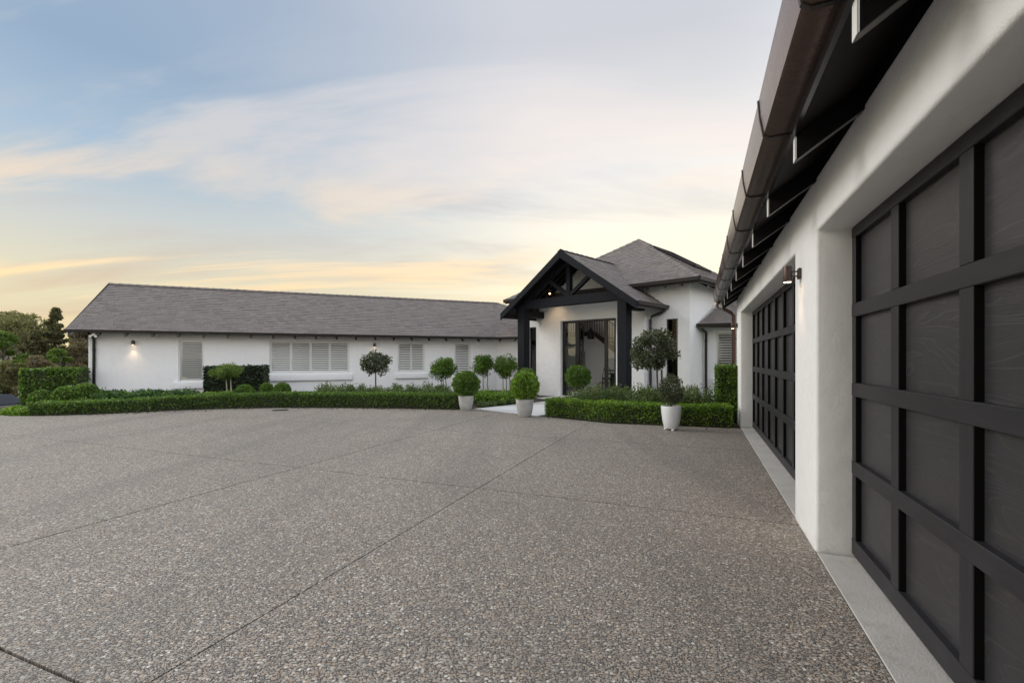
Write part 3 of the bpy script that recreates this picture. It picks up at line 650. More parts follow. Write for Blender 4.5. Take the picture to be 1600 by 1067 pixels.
# --- tower
TH = 3.59; Q0 = 1.956; QC = 5.234; Q1 = 2 * QC - Q0; ZW = 3.95
tw = (2.80, 3.19, .62, 2.70)
ops_ = [(-2.26, 2.26, -.2, 3.30), tw, (-tw[1], -tw[0], tw[2], tw[3])]
mb = MB(); wall_open(mb, -TH, TH, -.3, ZW, Q0, Q0 + .25, ops_); raw(mb, 'tower_wall', M_STUCCO, house, FP)
for sgn in (-1, 1):
    mb = MB(); mb.box(*(sorted((sgn * TH, sgn * (TH - .25)))), Q0 + .252, Q1, -.3, ZW); mb.build('tower_wall', M_STUCCO, house, FP, bevel=.02, seg=2)
mb = MB(); wall_open(mb, -TH + .252, TH - .252, -.3, ZW, Q1 - .25, Q1, [(-2.8, 2.8, .1, 3.4)]); mb.build('tower_wall', M_STUCCO, house, FP)
mb = MB(); mb.box(-2.78, 2.78, Q1 - .14, Q1 - .12, .12, 3.38); w_ = mb.build('window', M_GLASS, house, FP); w_['label'] = 'unseen wide rear window added to let daylight into the tower'  # unseen glazed opening, added so daylight reaches the hall
for sgn in (-1, 1):
    a, b = sorted((sgn * tw[0], sgn * tw[1]))
    mb = MB(); fw = .035
    for bx in ((a, a + fw, tw[2], tw[3]), (b - fw, b, tw[2], tw[3]), (a + fw, b - fw, tw[3] - fw, tw[3]), (a + fw, b - fw, tw[2], tw[2] + fw)): mb.box(bx[0], bx[1], Q0 + .08, Q0 + .13, bx[2], bx[3])
    wi = mb.build('window', M_BLACK, house, FP); wi['label'] = 'tall narrow dark window beside the entrance'
    mb = MB(); mb.box(a + fw, b - fw, Q0 + .10, Q0 + .108, tw[2] + fw, tw[3] - fw); mb.build('glass', M_DARKGLASS, wi, FP)
ov = .5; ZEV = 3.86; ZA = 6.35; e = TH + ov; qa, qb = Q0 - ov, Q1 + ov; apex = (0, QC, ZA)
roof_plane(house, 'tower_roof', FP, [(-e, qa, ZEV), (e, qa, ZEV), apex])
def roof_with_opening(a, b, u0, u1, k0, k1):
    """a hip slope with a rectangular skylight opening: u along the eave, k the share of the way up"""
    a = Vector(a); b = Vector(b); ap = Vector(apex); ln = (b - a).length; d = (b - a) / ln; m = (a + b) / 2
    P = lambda u, k: a + d * u + (ap - m) * k
    lo = lambda k: ln / 2 * k; hi = lambda k: ln - ln / 2 * k
    for c_ in ([P(0, 0), P(ln, 0), P(hi(k0), k0), P(lo(k0), k0)], [P(lo(k0), k0), P(u0, k0), P(u0, k1), P(lo(k1), k1)], [P(u1, k0), P(hi(k0), k0), P(hi(k1), k1), P(u1, k1)], [P(lo(k1), k1), P(hi(k1), k1), ap]): roof_plane(house, 'tower_roof', FP, c_)
    n = d.cross(ap - m).normalized(); n = n if n.z > 0 else -n
    c = [P(u0, k0), P(u1, k0), P(u1, k1), P(u0, k1)]; v = (ap - m).normalized(); sk = MB()
    for p, q, w in ((c[0], c[1], v), (c[1], c[2], -d), (c[2], c[3], -v), (c[3], c[0], d)):
        x0, x1 = p - w * .05, p + w * .03; y0, y1 = q - w * .05, q + w * .03
        sk.add([t_ + n * h for h in (-.06, .10) for t_ in (x0, y0, y1, x1)], [(3, 2, 1, 0), (4, 5, 6, 7), (0, 1, 5, 4), (1, 2, 6, 5), (2, 3, 7, 6), (3, 0, 4, 7)])
    so_ = sk.build('skylight', M_BLACK, house, FP)
    mb = MB(); mb.add([p + n * .05 for p in c], [(0, 1, 2, 3)]); mb.build('pane', M_GLASS, so_, FP)
ln_ = qb - qa
roof_with_opening((e, qa, ZEV), (e, qb, ZEV), ln_ / 2 - .75, ln_ / 2 + .75, .36, .74)
roof_with_opening((-e, qb, ZEV), (-e, qa, ZEV), ln_ / 2 - 1.7, ln_ / 2 + 1.7, .10, .56)  # unseen left skylight, added to brighten the hall
roof_with_opening((e, qb, ZEV), (-e, qb, ZEV), e - 1.8, e + 1.8, .10, .55)  # unseen rear skylight, also added for daylight in the hall
for cx_, cy_ in ((-e, qa), (e, qa), (e, qb), (-e, qb)): ridge_caps(house, FP, (cx_, cy_, ZEV + .02), (0, QC, ZA + .02), .12, 'hip_cap')
for (p, q, out) in (((-e, qa), (e, qa), (0, -1, 0)), ((e, qa), (e, qb), (1, 0, 0)), ((-e, qb), (-e, qa), (-1, 0, 0))):
    gutter_run(house, FP, (*p, ZEV), (*q, ZEV), M_GUTTER, out, .12, .11)
mb = MB(); 
mb.box(-e + .01, e - .01, qa - .001, qa + .022, ZEV - .16, ZEV - .005); mb.build('fascia', M_GUTTER, house, FP)
mb = MB(); mb.box(e - .022, e + .001, qa + .023, qb - .01, ZEV - .16, ZEV - .005); mb.build('fascia', M_GUTTER, house, FP)
ts_ = (ZA - ZEV) / (QC - qa)
for t in (-3.4, -2.7, 2.35, 2.95, 3.5):
    mb = MB(); mb.prism([(qa + .04, ZEV - .24), (Q0 + .1, ZEV - .24 + .56 * ts_), (Q0 + .1, ZEV - .08 + .5 * ts_), (qa + .04, ZEV - .16)], 'x', t - .035, t + .035); mb.build('rafter_tail', M_RAFTER, house, FP)
for q in (2.2, 2.9, 3.6, 4.3, 5.0, 5.7):
    mb = MB(); mb.prism([(TH - .1, ZEV - .24 + .56 * ts_), (e - .04, ZEV - .24), (e - .04, ZEV - .16), (TH - .1, ZEV - .08 + .5 * ts_)], 'y', q - .035, q + .035); mb.build('rafter_tail', M_RAFTER, house, FP)
# --- foyer front with the tall glazed entrance
QW = 1.521; AP = 5.06; ps = .686; FH = 2.27
zr_ = lambda t: AP - ps * abs(t) - .12
pts = [(-FH, -.2), (-1.2, -.2), (-1.2, 2.825), (1.2, 2.825), (1.2, -.2), (FH, -.2), (FH, zr_(FH)), (0, zr_(0)), (-FH, zr_(FH))]
mb = MB(); mb.prism(pts, 'y', QW, QW + .22); mb.build('foyer_wall', M_STUCCO, house, FP, bevel=.022, seg=3, smooth=True)
for sgn in (-1, 1):
    mb = MB(); mb.box(*sorted((sgn * (FH - .002), sgn * (FH - .22))), QW + .222, Q0 + .24, -.2, zr_(FH) - .01); mb.build('foyer_wall', M_STUCCO, house, FP)
mb = MB(); mb.box(-1.3, 2.2, .30, QW + .001, -.1, .012); mb.box(-1.195, 1.195, QW + .0015, QW + .22, -.1, .03); mb.build('door_step', M_PAVE, house, FP)
ent = thing_part('entrance_door', house, FP); ent['label'] = 'tall black steel framed glass entrance with its leaf standing open'
yF = QW + .13; mb = MB()
def fbar(a, b, z0, z1, d=.06): mb.box(a, b, yF, yF + d, z0, z1)
for a, b in ((-1.198, -1.06), (-.60, -.43), (.66, .79), (1.06, 1.198)): fbar(a, b, .03, 2.823)
for a, b in ((-1.06, -.60), (-.43, .66), (.79, 1.06)): fbar(a, b, 2.745, 2.8225)
for a, b in ((-1.06, -.60), (.79, 1.06)): fbar(a, b, .031, .10)
for z in (1.0, 1.90): fbar(-1.06, -.60, z, z + .05, .05)
fbar(.79, 1.06, .98, 1.03, .05)
ent.data = mb.mesh('entrance_frame', bevel=.004, seg=1); ent.data.materials.append(M_BLACK)
for a, b in ((-1.058, -.602), (.792, 1.058)):
    mb = MB(); mb.box(a, b, yF + .024, yF + .032, .102, 2.744); mb.build('pane', M_DOORGLASS, ent, FP)
ML = FP @ T(-.43, yF + .06, 0) @ RZ(R(118))
mb = MB()
for a, b, z0, z1 in ((0, .08, .03, 2.73), (.98, 1.06, .03, 2.73), (.08, .98, 2.65, 2.73), (.08, .98, .03, .14), (.08, .98, 1.0, 1.05), (.08, .98, 1.9, 1.95)): mb.box(a, b, 0, .05, z0, z1)
mb.build('door_leaf', M_BLACK, ent, ML)
mb = MB(); mb.box(.08, .98, .02, .028, .14, 2.65); mb.build('pane', M_DOORGLASS, ent, ML)
mb = MB(); mb.tube([(.95, -.05, .75), (.95, -.05, 1.7)], .014, 10); mb.build('handle', M_BLACK, ent, ML)
# --- portico roof
PE = 2.80; ridge_q = 3.40
zp = lambda t: AP - ps * abs(t)
qv = qa + (zp(0) - ZEV) / ts_
for sgn in (-1, 1):
    x = sgn * PE; cs = [(x, .03, zp(PE)), (x, Q0 + .02, zp(PE)), (sgn * 1.75, Q0 - .43, zp(1.75)), (0, qv + .05, zp(0)), (0, .03, zp(0))]
    cs = [(x, .03, zp(PE)), (x, Q0 + .0, zp(PE)), (sgn * 1.2, qa + (zp(1.2) - ZEV) / ts_ + .05, zp(1.2)), (0, qv + .05, zp(0)), (0, .03, zp(0))]
    roof_plane(house, 'portico_roof', FP, cs, .05)
ridge_caps(house, FP, (0, 0.0, AP + .02), (0, qv, AP + .02), .13)
for sgn in (-1, 1):
    d = (sgn * (PE + .06), zp(PE + .06)); mb = MB()
    pts = [(0, AP + .022), (d[0], d[1] + .022), (d[0], d[1] - .22), (0, AP - .255)]
    mb.prism(pts if sgn < 0 else pts[::-1], 'y', -.03, .028); mb.build('barge_board', M_POST[0], house, FP, bevel=.006, seg=1)
    mb = MB(); pts = [(sgn * .10, AP - .34), (sgn * 2.45, zp(2.45) - .27), (sgn * 2.45, zp(2.45) - .07), (sgn * .10, AP - .14)]
    mb.prism(pts, 'y', .40, .62); mb.build('truss_rafter', M_POST[0], house, FP)
    mb = MB(); mb.box(*sorted((sgn * 1.975, sgn * 2.305)), .34, .67, .0, zp(2.3) - .08); mb.build('post', M_POST[2], house, FP, bevel=.012, seg=2)
    mb = MB(); mb.box(*sorted((sgn * 2.0, sgn * 2.28)), .672, QW + .01, 2.98, 3.22); mb.build('side_beam', M_POST[1], house, FP)
    mb = MB(); mb.bar((sgn * .06, .5, 3.60), (sgn * .95, .5, 4.24), .13, .15, (0, 1, 0)); mb.build('brace', M_POST[0], house, FP, bevel=.006, seg=1)
    gutter_run(house, FP, (sgn * PE, .04, zp(PE) - .01), (sgn * PE, Q0 + .12, zp(PE) - .01), M_GUTTER, (sgn, 0, 0), .12, .11)
    mb = MB(); mb.box(*sorted((sgn * (PE - .03), sgn * (PE - .005))), .03, Q0 - .01, zp(PE) - .20, zp(PE) - .04); mb.build('fascia', M_GUTTER, house, FP)
    for k in range(4):
        q = .85 + .32 * k; mb = MB(); pts = [(sgn * .05, AP - .30), (sgn * 2.74, zp(2.74) - .20), (sgn * 2.74, zp(2.74) - .06), (sgn * .05, AP - .16)]
        if q < QW - .05: mb.prism(pts, 'y', q - .03, q + .03); mb.build('rafter', M_SOFFIT, house, FP)
mb = MB(); mb.box(-1.974, 1.974, .36, .64, 3.255, 3.57); mb.build('tie_beam', M_POST[0], house, FP, bevel=.012, seg=2)
mb = MB(); mb.box(-.08, .08, .41, .59, 3.571, AP - .3); mb.build('king_post', M_POST[2], house, FP, bevel=.008, seg=1)
mb = MB(); mb.box(-.04, .04, .64, QW, AP - .42, AP - .16); mb.build('ridge_beam', M_POST[1], house, FP)
downpipe(house, FP, [(PE + .02, 1.80, zp(PE) - .12), (PE - .05, 1.80, zp(PE) - .22), (FH + .10, 1.80, zp(PE) - .34), (FH + .07, 1.80, zp(PE) - .45), (FH + .07, 1.80, -.02)], .04, M_GUTTER, [])
# --- room seen through the entrance
mb = MB(); mb.box(-TH + .26, TH - .26, QW + .23, Q1 - .26, -.1, .02); mb.build('floor', M_PAVE, house, FP)
SQ = 4.5; lz = 2.52; lt = -1.66; sp = .73; tb = lt + lz / sp
mb = MB(); mb.prism([(-TH + .26, .02), (tb, .02), (lt, lz), (-TH + .26, lz)], 'y', SQ + .03, SQ + .12); mb.build('stair_wall', M_ROOMWALL, house, FP)
mb = MB(); mb.prism([(-TH + .26, lz - .12), (lt - .05, lz - .12), (tb - .2, .02), (tb + .1, .02), (lt, lz + .06), (-TH + .26, lz + .06)], 'y', SQ - .03, SQ + .02); mb.build('stair_stringer', M_OAK, house, FP)
for k in range(14):
    mb = MB(); z1 = lz - .18 * k; t0 = lt + .18 / sp * k
    if z1 - .18 < 0: break
    mb.box(t0, t0 + .18 / sp + .02, SQ + .13, SQ + 1.05, z1 - .22, z1 - .18); mb.build('stair_tread', M_OAK, house, FP)
mb = MB(); mb.bar((-TH + .26, SQ, lz + .98), (lt, SQ, lz + .98), .05, .05); mb.bar((lt, SQ, lz + .98), (tb, SQ, .98), .05, .05); mb.build('handrail', M_BLACK, house, FP)
bal = MB(); bal.box(-.009, .009, -.009, .009, 0, .92); bme = bal.mesh('baluster')
t = -TH + .4
while t < tb - .1:
    z = lz + .05 if t < lt else lz + .05 - (t - lt) * sp
    obj('baluster', bme, M_BLACK, house, FP @ T(t, SQ, z)); t += .125
mb = MB(); mb.box(-TH + .26, 1.2, SQ + 1.2, SQ + 1.3, .02, 3.69); mb.build('inner_wall', M_TAN, house, FP)

# ------------------------------------------------------------------ lamps
def wall_lamp(M, label, size=1.0, energy=6, up=False, group=None):
    """cylinder spot on a two-pin bracket with a square back plate; x = out from the wall"""
    o = thing('wall_lamp', label, 'wall lamp', M, group); s = size
    mb = MB(); mb.box(0, .035 * s, -.05 * s, .05 * s, -.065 * s, .065 * s); mb.build('back_plate', M_BRONZE, o, M, bevel=.012 * s, seg=2, smooth=True)
    for z in (-.028, .028):
        mb = MB(); mb.tube([(.03 * s, 0, z * s), (.10 * s, 0, z * s)], .009 * s, 8); mb.build('arm', M_BRONZE, o, M)
    mb = MB(); mb.lathe([(.040 * s, -.092 * s), (.048 * s, -.095 * s), (.050 * s, -.09 * s), (.050 * s, .085 * s), (.046 * s, .095 * s), (.0 * s + .002, .097 * s)], 24, .14 * s, 0); b = mb.build('lamp_body', M_BRONZE, o, M, smooth=True)
    mb = MB(); mb.lathe([(.001, -.0962 * s), (.038 * s, -.0965 * s), (.038 * s, -.0955 * s), (.001, -.0952 * s)], 20, .14 * s, 0); mb.build('lens', M_BULB, o, M)
    ld = bpy.data.lights.new('lamp_light', 'SPOT'); ld.energy = energy; ld.color = (1, .70, .42); ld.spot_size = R(100); ld.spot_blend = .8; ld.shadow_soft_size = .03 * s
    lo = bpy.data.objects.new('lamp_light', ld); col.objects.link(lo); place(lo, M @ T(.135 * s, 0, -.105 * s) @ Matrix.Rotation(R(-14), 4, 'Y'), o); return o
# garage frame: out from the wall is -x
MO = lambda D, t, z: FG @ T(D, t, z) @ RZ(math.pi)
wall_lamp(MO(DW, 4.63, 2.17), 'bronze cylinder wall lamp on the pier between the garage doors', .72, 3.0)
wall_lamp(MO(DW, 11.55, 2.17), 'bronze cylinder wall lamp on the last pier at the far end of the garage', .72, 2.5)
wall_lamp(FW @ T(1.21, 0, 1.97) @ RZ(-math.pi / 2), 'small black wall lamp glowing between the house corner and the first window', .8, 7)
wall_lamp(FW @ T(9.10, 0, 1.97) @ RZ(-math.pi / 2), 'small black wall lamp glowing above the loose-leaved camellia standard', .8, 7)
dz = zp(1.3) - .30
dl = thing('downlight', 'small glowing downlight in the dark ceiling of the entrance gable', 'downlight', FP @ T(-1.30, 1.02, dz))
mb = MB(); mb.lathe([(.055, -.03), (.062, -.03), (.062, .10), (.055, .10)], 20); mb.build('rim', M_BRONZE, dl, FP @ T(-1.30, 1.02, dz), smooth=True)
mb = MB(); mb.lathe([(.004, -.065), (.02, -.06), (.032, -.045), (.038, -.02), (.001, -.015)], 20); mb.build('lens', make_glow('downlight_glow', (1, .58, .26), 7), dl, FP @ T(-1.30, 1.02, dz))
ld = bpy.data.lights.new('downlight_light', 'SPOT'); ld.energy = 14; ld.color = (1, .68, .40); ld.spot_size = R(120); ld.spot_blend = .9; ld.shadow_soft_size = .05
lo = bpy.data.objects.new('downlight_light', ld); col.objects.link(lo); place(lo, FP @ T(-1.30, 1.02, dz - .10), dl)
def sensor(M, label):
    o = thing('security_light', label, 'security light', M)
    mb = MB(); mb.lathe([(.002, -.035), (.045, -.03), (.05, 0), (.035, .02), (.002, .022)], 16); mb.build('base', M_PVC, o, M, smooth=True)
    for sg in (-1, 1):
        mb = MB(); mb.tube([(sg * .03, 0, -.03), (sg * .055, -.05, -.055), (sg * .07, -.10, -.075)], [.018, .032, .040], 12); mb.build('lamp_head', M_PVC, o, M, smooth=True)
sensor(FG @ T(.405, TEND + .10, 2.720), 'white twin security light under the end of the copper gutter')
sensor(FW @ T(.30, -.46, 2.215), 'white twin security light under the eave at the house corner')
mb = MB(); Mn = FP @ T(-1.05, 3.3, 2.2)
lan = thing('lantern', 'black lantern hanging in the hall behind the glass entrance', 'lantern', Mn)
mb.lathe([(.13, 0), (.14, .02), (.14, .30), (.06, .42), (.015, .46)], 8); mb.build('shade', M_BLACK, lan, Mn)
mb = MB(); mb.tube([(0, 0, .45), (0, 0, 1.5)], .008, 6); mb.build('chain', M_BLACK, lan, Mn)
Mt = FP @ T(.35, 3.75, .02)
tb_ = thing('console_table', 'dark console table with crossed legs in the hall', 'table', Mt)
mb = MB(); mb.box(-.75, .75, -.2, .2, .78, .83); mb.build('table_top', M_BLACK, tb_, Mt)
for sg in (-1, 1):
    mb = MB(); mb.bar((sg * -.65, -.1, 0), (sg * .65, -.1, .78), .05, .05); mb.build('leg', M_BLACK, tb_, Mt)
    mb = MB(); mb.box(sg * .65 - .03, sg * .65 + .03, -.15, .15, 0, .78); mb.build('leg', M_BLACK, tb_, Mt)
Mv = FP @ T(.75, 3.75, .85)
vz = thing('vase', 'small clear vase of sprigs on the hall table', 'vase', Mv)
mb = MB(); mb.lathe([(.03, 0), (.055, .05), (.05, .16), (.03, .22)], 16); mb.build('body', M_POTGREY, vz, Mv, smooth=True)
mb = MB()
for k in range(14):
    a = k * 2.4; mb.bar((0, 0, .2), (math.cos(a) * .14, math.sin(a) * .14, .38 + .06 * math.sin(k * 3)), .02, .02)
mb.build('sprigs', M_TWIG, vz, Mv)
Ms = FP @ T(-.55, 3.5, .02)
st = thing('bentwood_chair', 'black bentwood chair with an arched back in the hall', 'chair', Ms)
mb = MB(); mb.tube([(-.19, .18, .45), (-.20, .2, .75), (-.13, .2, 1.0), (0, .2, 1.06), (.13, .2, 1.0), (.20, .2, .75), (.19, .18, .45)], .014, 8); mb.build('backrest', M_BLACK, st, Ms)
mb = MB(); mb.lathe([(.18, .42), (.21, .44), (.21, .46), (.001, .465)], 20); mb.build('seat', M_BLACK, st, Ms)
for a, b in ((-1, -1), (1, -1), (1, 1), (-1, 1)):
    mb = MB(); mb.tube([(a * .15, b * .15, .43), (a * .2, b * .2, 0)], .014, 8); mb.build('leg', M_BLACK, st, Ms)
Ms2 = FP @ T(-.22, 3.15, .02)
st = thing('stool', 'dark stool beside the hall table', 'stool', Ms2)
mb = MB(); mb.lathe([(.16, .60), (.18, .62), (.18, .66), (.001, .665)], 18); mb.build('seat', M_BLACK, st, Ms2)
for a, b in ((-1, -1), (1, -1), (1, 1), (-1, 1)):
    mb = MB(); mb.tube([(a * .10, b * .10, .61), (a * .17, b * .17, 0)], .02, 8); mb.build('leg', M_BLACK, st, Ms2)

# ------------------------------------------------------------------ planting
def leaf_mesh(name, pos, nrm, size, aspect=1.7, spread=.9, jitter=.35):
    """one small folded leaf per point"""
    n = len(pos); pos = np.asarray(pos, float); nrm = np.asarray(nrm, float)
    d = nrm + rng.normal(0, spread, (n, 3)); d /= np.linalg.norm(d, axis=1)[:, None] + 1e-9
    r = rng.normal(0, 1, (n, 3)); s = np.cross(d, r); s /= np.linalg.norm(s, axis=1)[:, None] + 1e-9
    up = np.cross(s, d)
    l = size * rng.uniform(1 - jitter, 1 + jitter, (n, 1)); w = l / aspect
    v = np.empty((n, 4, 3)); v[:, 0] = pos - d * l * .5; v[:, 1] = pos + s * w * .5 + up * l * .10; v[:, 2] = pos + d * l * .5 - up * l * .06; v[:, 3] = pos - s * w * .5 + up * l * .10
    me = bpy.data.meshes.new(name); me.vertices.add(n * 4); me.vertices.foreach_set('co', v.reshape(-1))
    me.loops.add(n * 4); me.loops.foreach_set('vertex_index', np.arange(n * 4, dtype=np.int32)); me.polygons.add(n)
    me.polygons.foreach_set('loop_start', np.arange(0, n * 4, 4, dtype=np.int32)); me.polygons.foreach_set('loop_total', np.full(n, 4, dtype=np.int32))
    me.update(); me.validate(); return me
def wob(p, f=2.3, ph=0.0):
    return (np.sin(p[:, 0] * f * 2.1 + ph) * np.cos(p[:, 1] * f * 1.7 + 1.3 * ph) + np.sin(p[:, 2] * f * 2.9 + p[:, 0] * f + 2 * ph) + .7 * np.sin(p[:, 1] * f * 4.3 + p[:, 0] * 3.1 * f)) / 2.7
def ellipsoid_pts(n, c, r, shell=.75, zmin=-1.0, amp=.05):
    d = rng.normal(0, 1, (n, 3)); d /= np.linalg.norm(d, axis=1)[:, None]
    d = d[d[:, 2] > zmin]; k = rng.uniform(shell ** 3, 1, (len(d), 1)) ** (1 / 3)
    k = k * (1 + amp * wob(d * 3, 1.6, c[0] + c[2] * 9)[:, None] + ((rng.uniform(0, 1, len(d)) < .02) * rng.uniform(.02, .12, len(d)))[:, None]); return np.array(c) + d * np.array(r) * k, d
def hedge(name, label, path_, width, height, leaf, mt, dens=2600, group=None, taper=1.0, depth=.10, h_fun=None, cat='hedge'):
    """a clipped hedge along a ground polyline (front edge first); leaves on its top, faces and ends round a twiggy core"""
    P = [Vector(p) for p in path_]; segs = [(P[i], P[i + 1]) for i in range(len(P) - 1)]; Lt = sum((b - a).length for a, b in segs)
    mid = P[len(P) // 2]; Mh = T(mid[0], mid[1], 0); o = thing(name, label, cat, Mh, group)
    pos, nr = [], []; s0 = 0
    for a, b in segs:
        ln = (b - a).length; d = (b - a) / ln; q = Vector((-d[1], d[0]))
        if q[1] < 0: q = -q
        n = int(dens * ln * (2 * height + width)); s = rng.uniform(0, ln, n); u = rng.uniform(0, 2 * height + width, n)
        hh = height if h_fun is None else height * np.array([h_fun((s0 + x) / Lt) for x in s])
        y = np.where(u < height, 0, np.where(u < height + width, u - height, width)); z = np.where(u < height, u / height * hh, np.where(u < height + width, hh, (u - height - width) / height * hh))
        ny = np.where(u < height, -1., np.where(u < height + width, 0., 1.)); nz = np.where((u >= height) & (u < height + width), 1., .15)
        # round the shoulders, then push some leaves inside
        cr = np.minimum(np.minimum(y, width - y), hh - z * 0) ; e_ = np.clip(1 - np.minimum(y, width - y) / .07, 0, 1); z = np.where((nz > .9), z - .035 * e_ ** 2, z)
        base = np.stack([a[0] + d[0] * s + q[0] * y, a[1] + d[1] * s + q[1] * y, z], 1); nv = np.stack([q[0] * ny, q[1] * ny, nz], 1)
        off = -depth * rng.uniform(0, 1, n) ** 1.6 + .030 * wob(base, 2.2) + rng.normal(0, .010, n) + (rng.uniform(0, 1, n) < .025) * rng.uniform(.02, .06, n); pos.append(base + nv * off[:, None]); nr.append(nv); s0 += ln
    for end, sg in ((P[0], -1), (P[-1], 1)):
        a, b = segs[0] if sg < 0 else segs[-1]; d = (b - a).normalized(); q = Vector((-d[1], d[0]))
        if q[1] < 0: q = -q
        n = int(dens * width * height); y = rng.uniform(0, width, n); he = height * (h_fun(0 if sg < 0 else 1) if h_fun else 1); z = rng.uniform(0, he, n)
        nv = np.tile(np.array([d[0] * sg, d[1] * sg, .2]), (n, 1)); base = np.stack([end[0] + q[0] * y, end[1] + q[1] * y, z], 1); pos.append(base + nv * (-depth * rng.uniform(0, 1, n) ** 1.5 + .02 * wob(base, 2.2))[:, None]); nr.append(nv)
    pos = np.concatenate(pos) - np.array([mid[0], mid[1], 0]); nr = np.concatenate(nr); pos[:, 2] = np.maximum(pos[:, 2], .02 + rng.uniform(0, .03, len(pos)))
    keep = ~((pos[:, 2] < .09) & (rng.uniform(0, 1, len(pos)) < .65)); pos, nr = pos[keep], nr[keep]
    obj('foliage', leaf_mesh('foliage', pos, nr, leaf), mt, o, Mh)
    mb = MB(); s0 = 0; ins = depth * .75
    for a, b in segs:
        d = (b - a).normalized(); q = Vector((-d[1], d[0]))
        if q[1] < 0: q = -q
        ha = (height * h_fun(s0 / Lt) if h_fun else height) - ins; s0 += (b - a).length; hb = (height * h_fun(s0 / Lt) if h_fun else height) - ins
        c = [a + q * ins, b + q * ins, b + q * (width - ins), a + q * (width - ins)]; hs = [ha, hb, hb, ha]
        mb.add([(p[0] - mid[0], p[1] - mid[1], -.02) for p in c] + [(p[0] - mid[0], p[1] - mid[1], h) for p, h in zip(c, hs)], [(3, 2, 1, 0), (4, 5, 6, 7), (0, 1, 5, 4), (1, 2, 6, 5), (2, 3, 7, 6), (3, 0, 4, 7)])
    mb.build('twigs', M_TWIG, o, Mh); return o
def ball(name, label, x, y, z, r, leaf, mt, n, group=None, zmin=-1.0, rz=None, shell=.82, core=.80, parent=None, cat='shrub', amp=.05):
    M = T(x, y, 0); o = parent or thing(name, label, cat, M, group); rz = rz or r
    p, d = ellipsoid_pts(n, (0, 0, z), (r, r, rz), shell, zmin, amp); obj('foliage', leaf_mesh('foliage', p, d, leaf), mt, o, M)
    if core:
        mb = MB(); prof = [(max(.002, r * core * math.sqrt(max(0, 1 - k * k))), z + rz * core * k) for k in [max(-1, zmin) + (1 - max(-1, zmin)) * i / 10 for i in range(11)]]; mb.lathe(prof, 20); mb.build('twigs', M_TWIG, o, M, smooth=True)
    return o
def pot(M, o, r, h, mt, feet=False):
    z0 = .035 if feet else 0
    mb = MB(); mb.lathe([(r * .62, z0), (r * .70, z0 + .02), (r * .86, z0 + h * .35), (r * .96, z0 + h * .7), (r, z0 + h - .012), (r * .985, z0 + h), (r * .92, z0 + h), (r * .90, z0 + h - .05), (.002, z0 + h - .055)], 40); mb.build('pot', mt, o, M, smooth=True)
    mb = MB(); mb.lathe([(r * .895, z0 + h - .052), (r * .895, z0 + h - .035), (.002, z0 + h - .025)], 24); mb.build('soil', M_SOIL, o, M)
    if feet:
        for k in range(3):
            a = k * 2.094 + .5; mb = MB(); mb.lathe([(.03, 0), (.035, .015), (.028, .04)], 10, math.cos(a) * r * .55, math.sin(a) * r * .55); mb.build('pot_foot', mt, o, M)
def potted(label, x, y, pr, ph, br, brz, zc, mt, leafm, n, leaf=.042, feet=False, shell=.78, core=.74, zmin=-.86, amp=.11):
    M = T(x, y, .0); o = thing('potted_topiary', label, 'potted plant', M, None); pot(M, o, pr, ph, mt, feet)
    ball('', '', x, y, zc, br, leaf, leafm, n, None, zmin, brz, shell, core, o, amp=amp)
    mb = MB(); mb.tube([(0, 0, ph - .06), (.01, 0, zc - brz * .3)], .02, 8); mb.build('stem', M_BARK, o, M); return o
potted('clipped box ball in a weathered grey pot by the end of the long hedge', -1.27, 12.92, .215, .41, .385, .36, .72, M_POTGREY, BOX, 9000)
potted('bright green clipped ball in a pale grey pot beside the short hedge', .315, 11.52, .222, .44, .355, .37, .74, M_POTGREY, LIME, 9000)
potted('sparse young ball shrub in a glazed white pot on feet before the right hedge', 3.21, 9.42, .20, .45, .25, .33, .80, M_POTWHITE, CAMEL, 2300, .04, True, .25, None, -.95, .12)
x, y = (FP @ Vector((-.30, -1.38, 0)))[:2]
potted('clipped box ball in a white pot half hidden behind the bright green ball', x, y, .21, .46, .36, .34, .78, M_POTWHITE, BOX, 7500)
x, y = (FP @ Vector((1.74, -1.38, 0)))[:2]
potted('clipped box ball in a white pot before the glass entrance', x, y, .21, .46, .37, .345, .90, M_POTWHITE, BOX, 8000)

HL = [(-12.25, 11.78), (-11.6, 11.75), (-10.7, 12.08), (-8.98, 13.12), (-7.9, 13.43), (-6.7, 13.63), (-5.0, 13.60), (-3.2, 13.40), (-1.58, 13.14)]
hedge('box_hedge', 'long low clipped box hedge curving along the drive before the bedroom wing', HL, .55, .43, .046, BOX, 2100, None, h_fun=lambda u: .74 + .26 * min(1, max(0, (u - .05) / .45)))
hedge('box_hedge', 'short low clipped hedge running from the paving to the garage pier', [(.80, 11.66), (2.16, 10.42), (3.4, 10.02), (4.60, 9.70)], .5, .45, .040, LIME, 2900)
hedge('box_hedge', 'narrow pale clipped hedge behind the curved end of the long hedge', [(-9.4, 14.15), (-8.2, 14.35), (-7.2, 14.45)], .4, .40, .05, LIME, 1500)
hedge('laurel_hedge', 'square high glossy hedge beyond the white corner of the house', [(-15.1, 14.3), (-13.55, 14.5)], .6, 1.12, .085, BOX, 800)
hedge('laurel_hedge', 'square dark hedge block under the wall between the first two windows', [(-10.2, 15.42), (-8.37, 15.68)], .6, 1.17, .07, DARKL, 1300)
hedge('laurel_hedge', 'narrow upright hedge block against the end of the garage', [(4.62, 10.55), (5.02, 10.42)], .45, 1.27, .055, BOX, 2600)
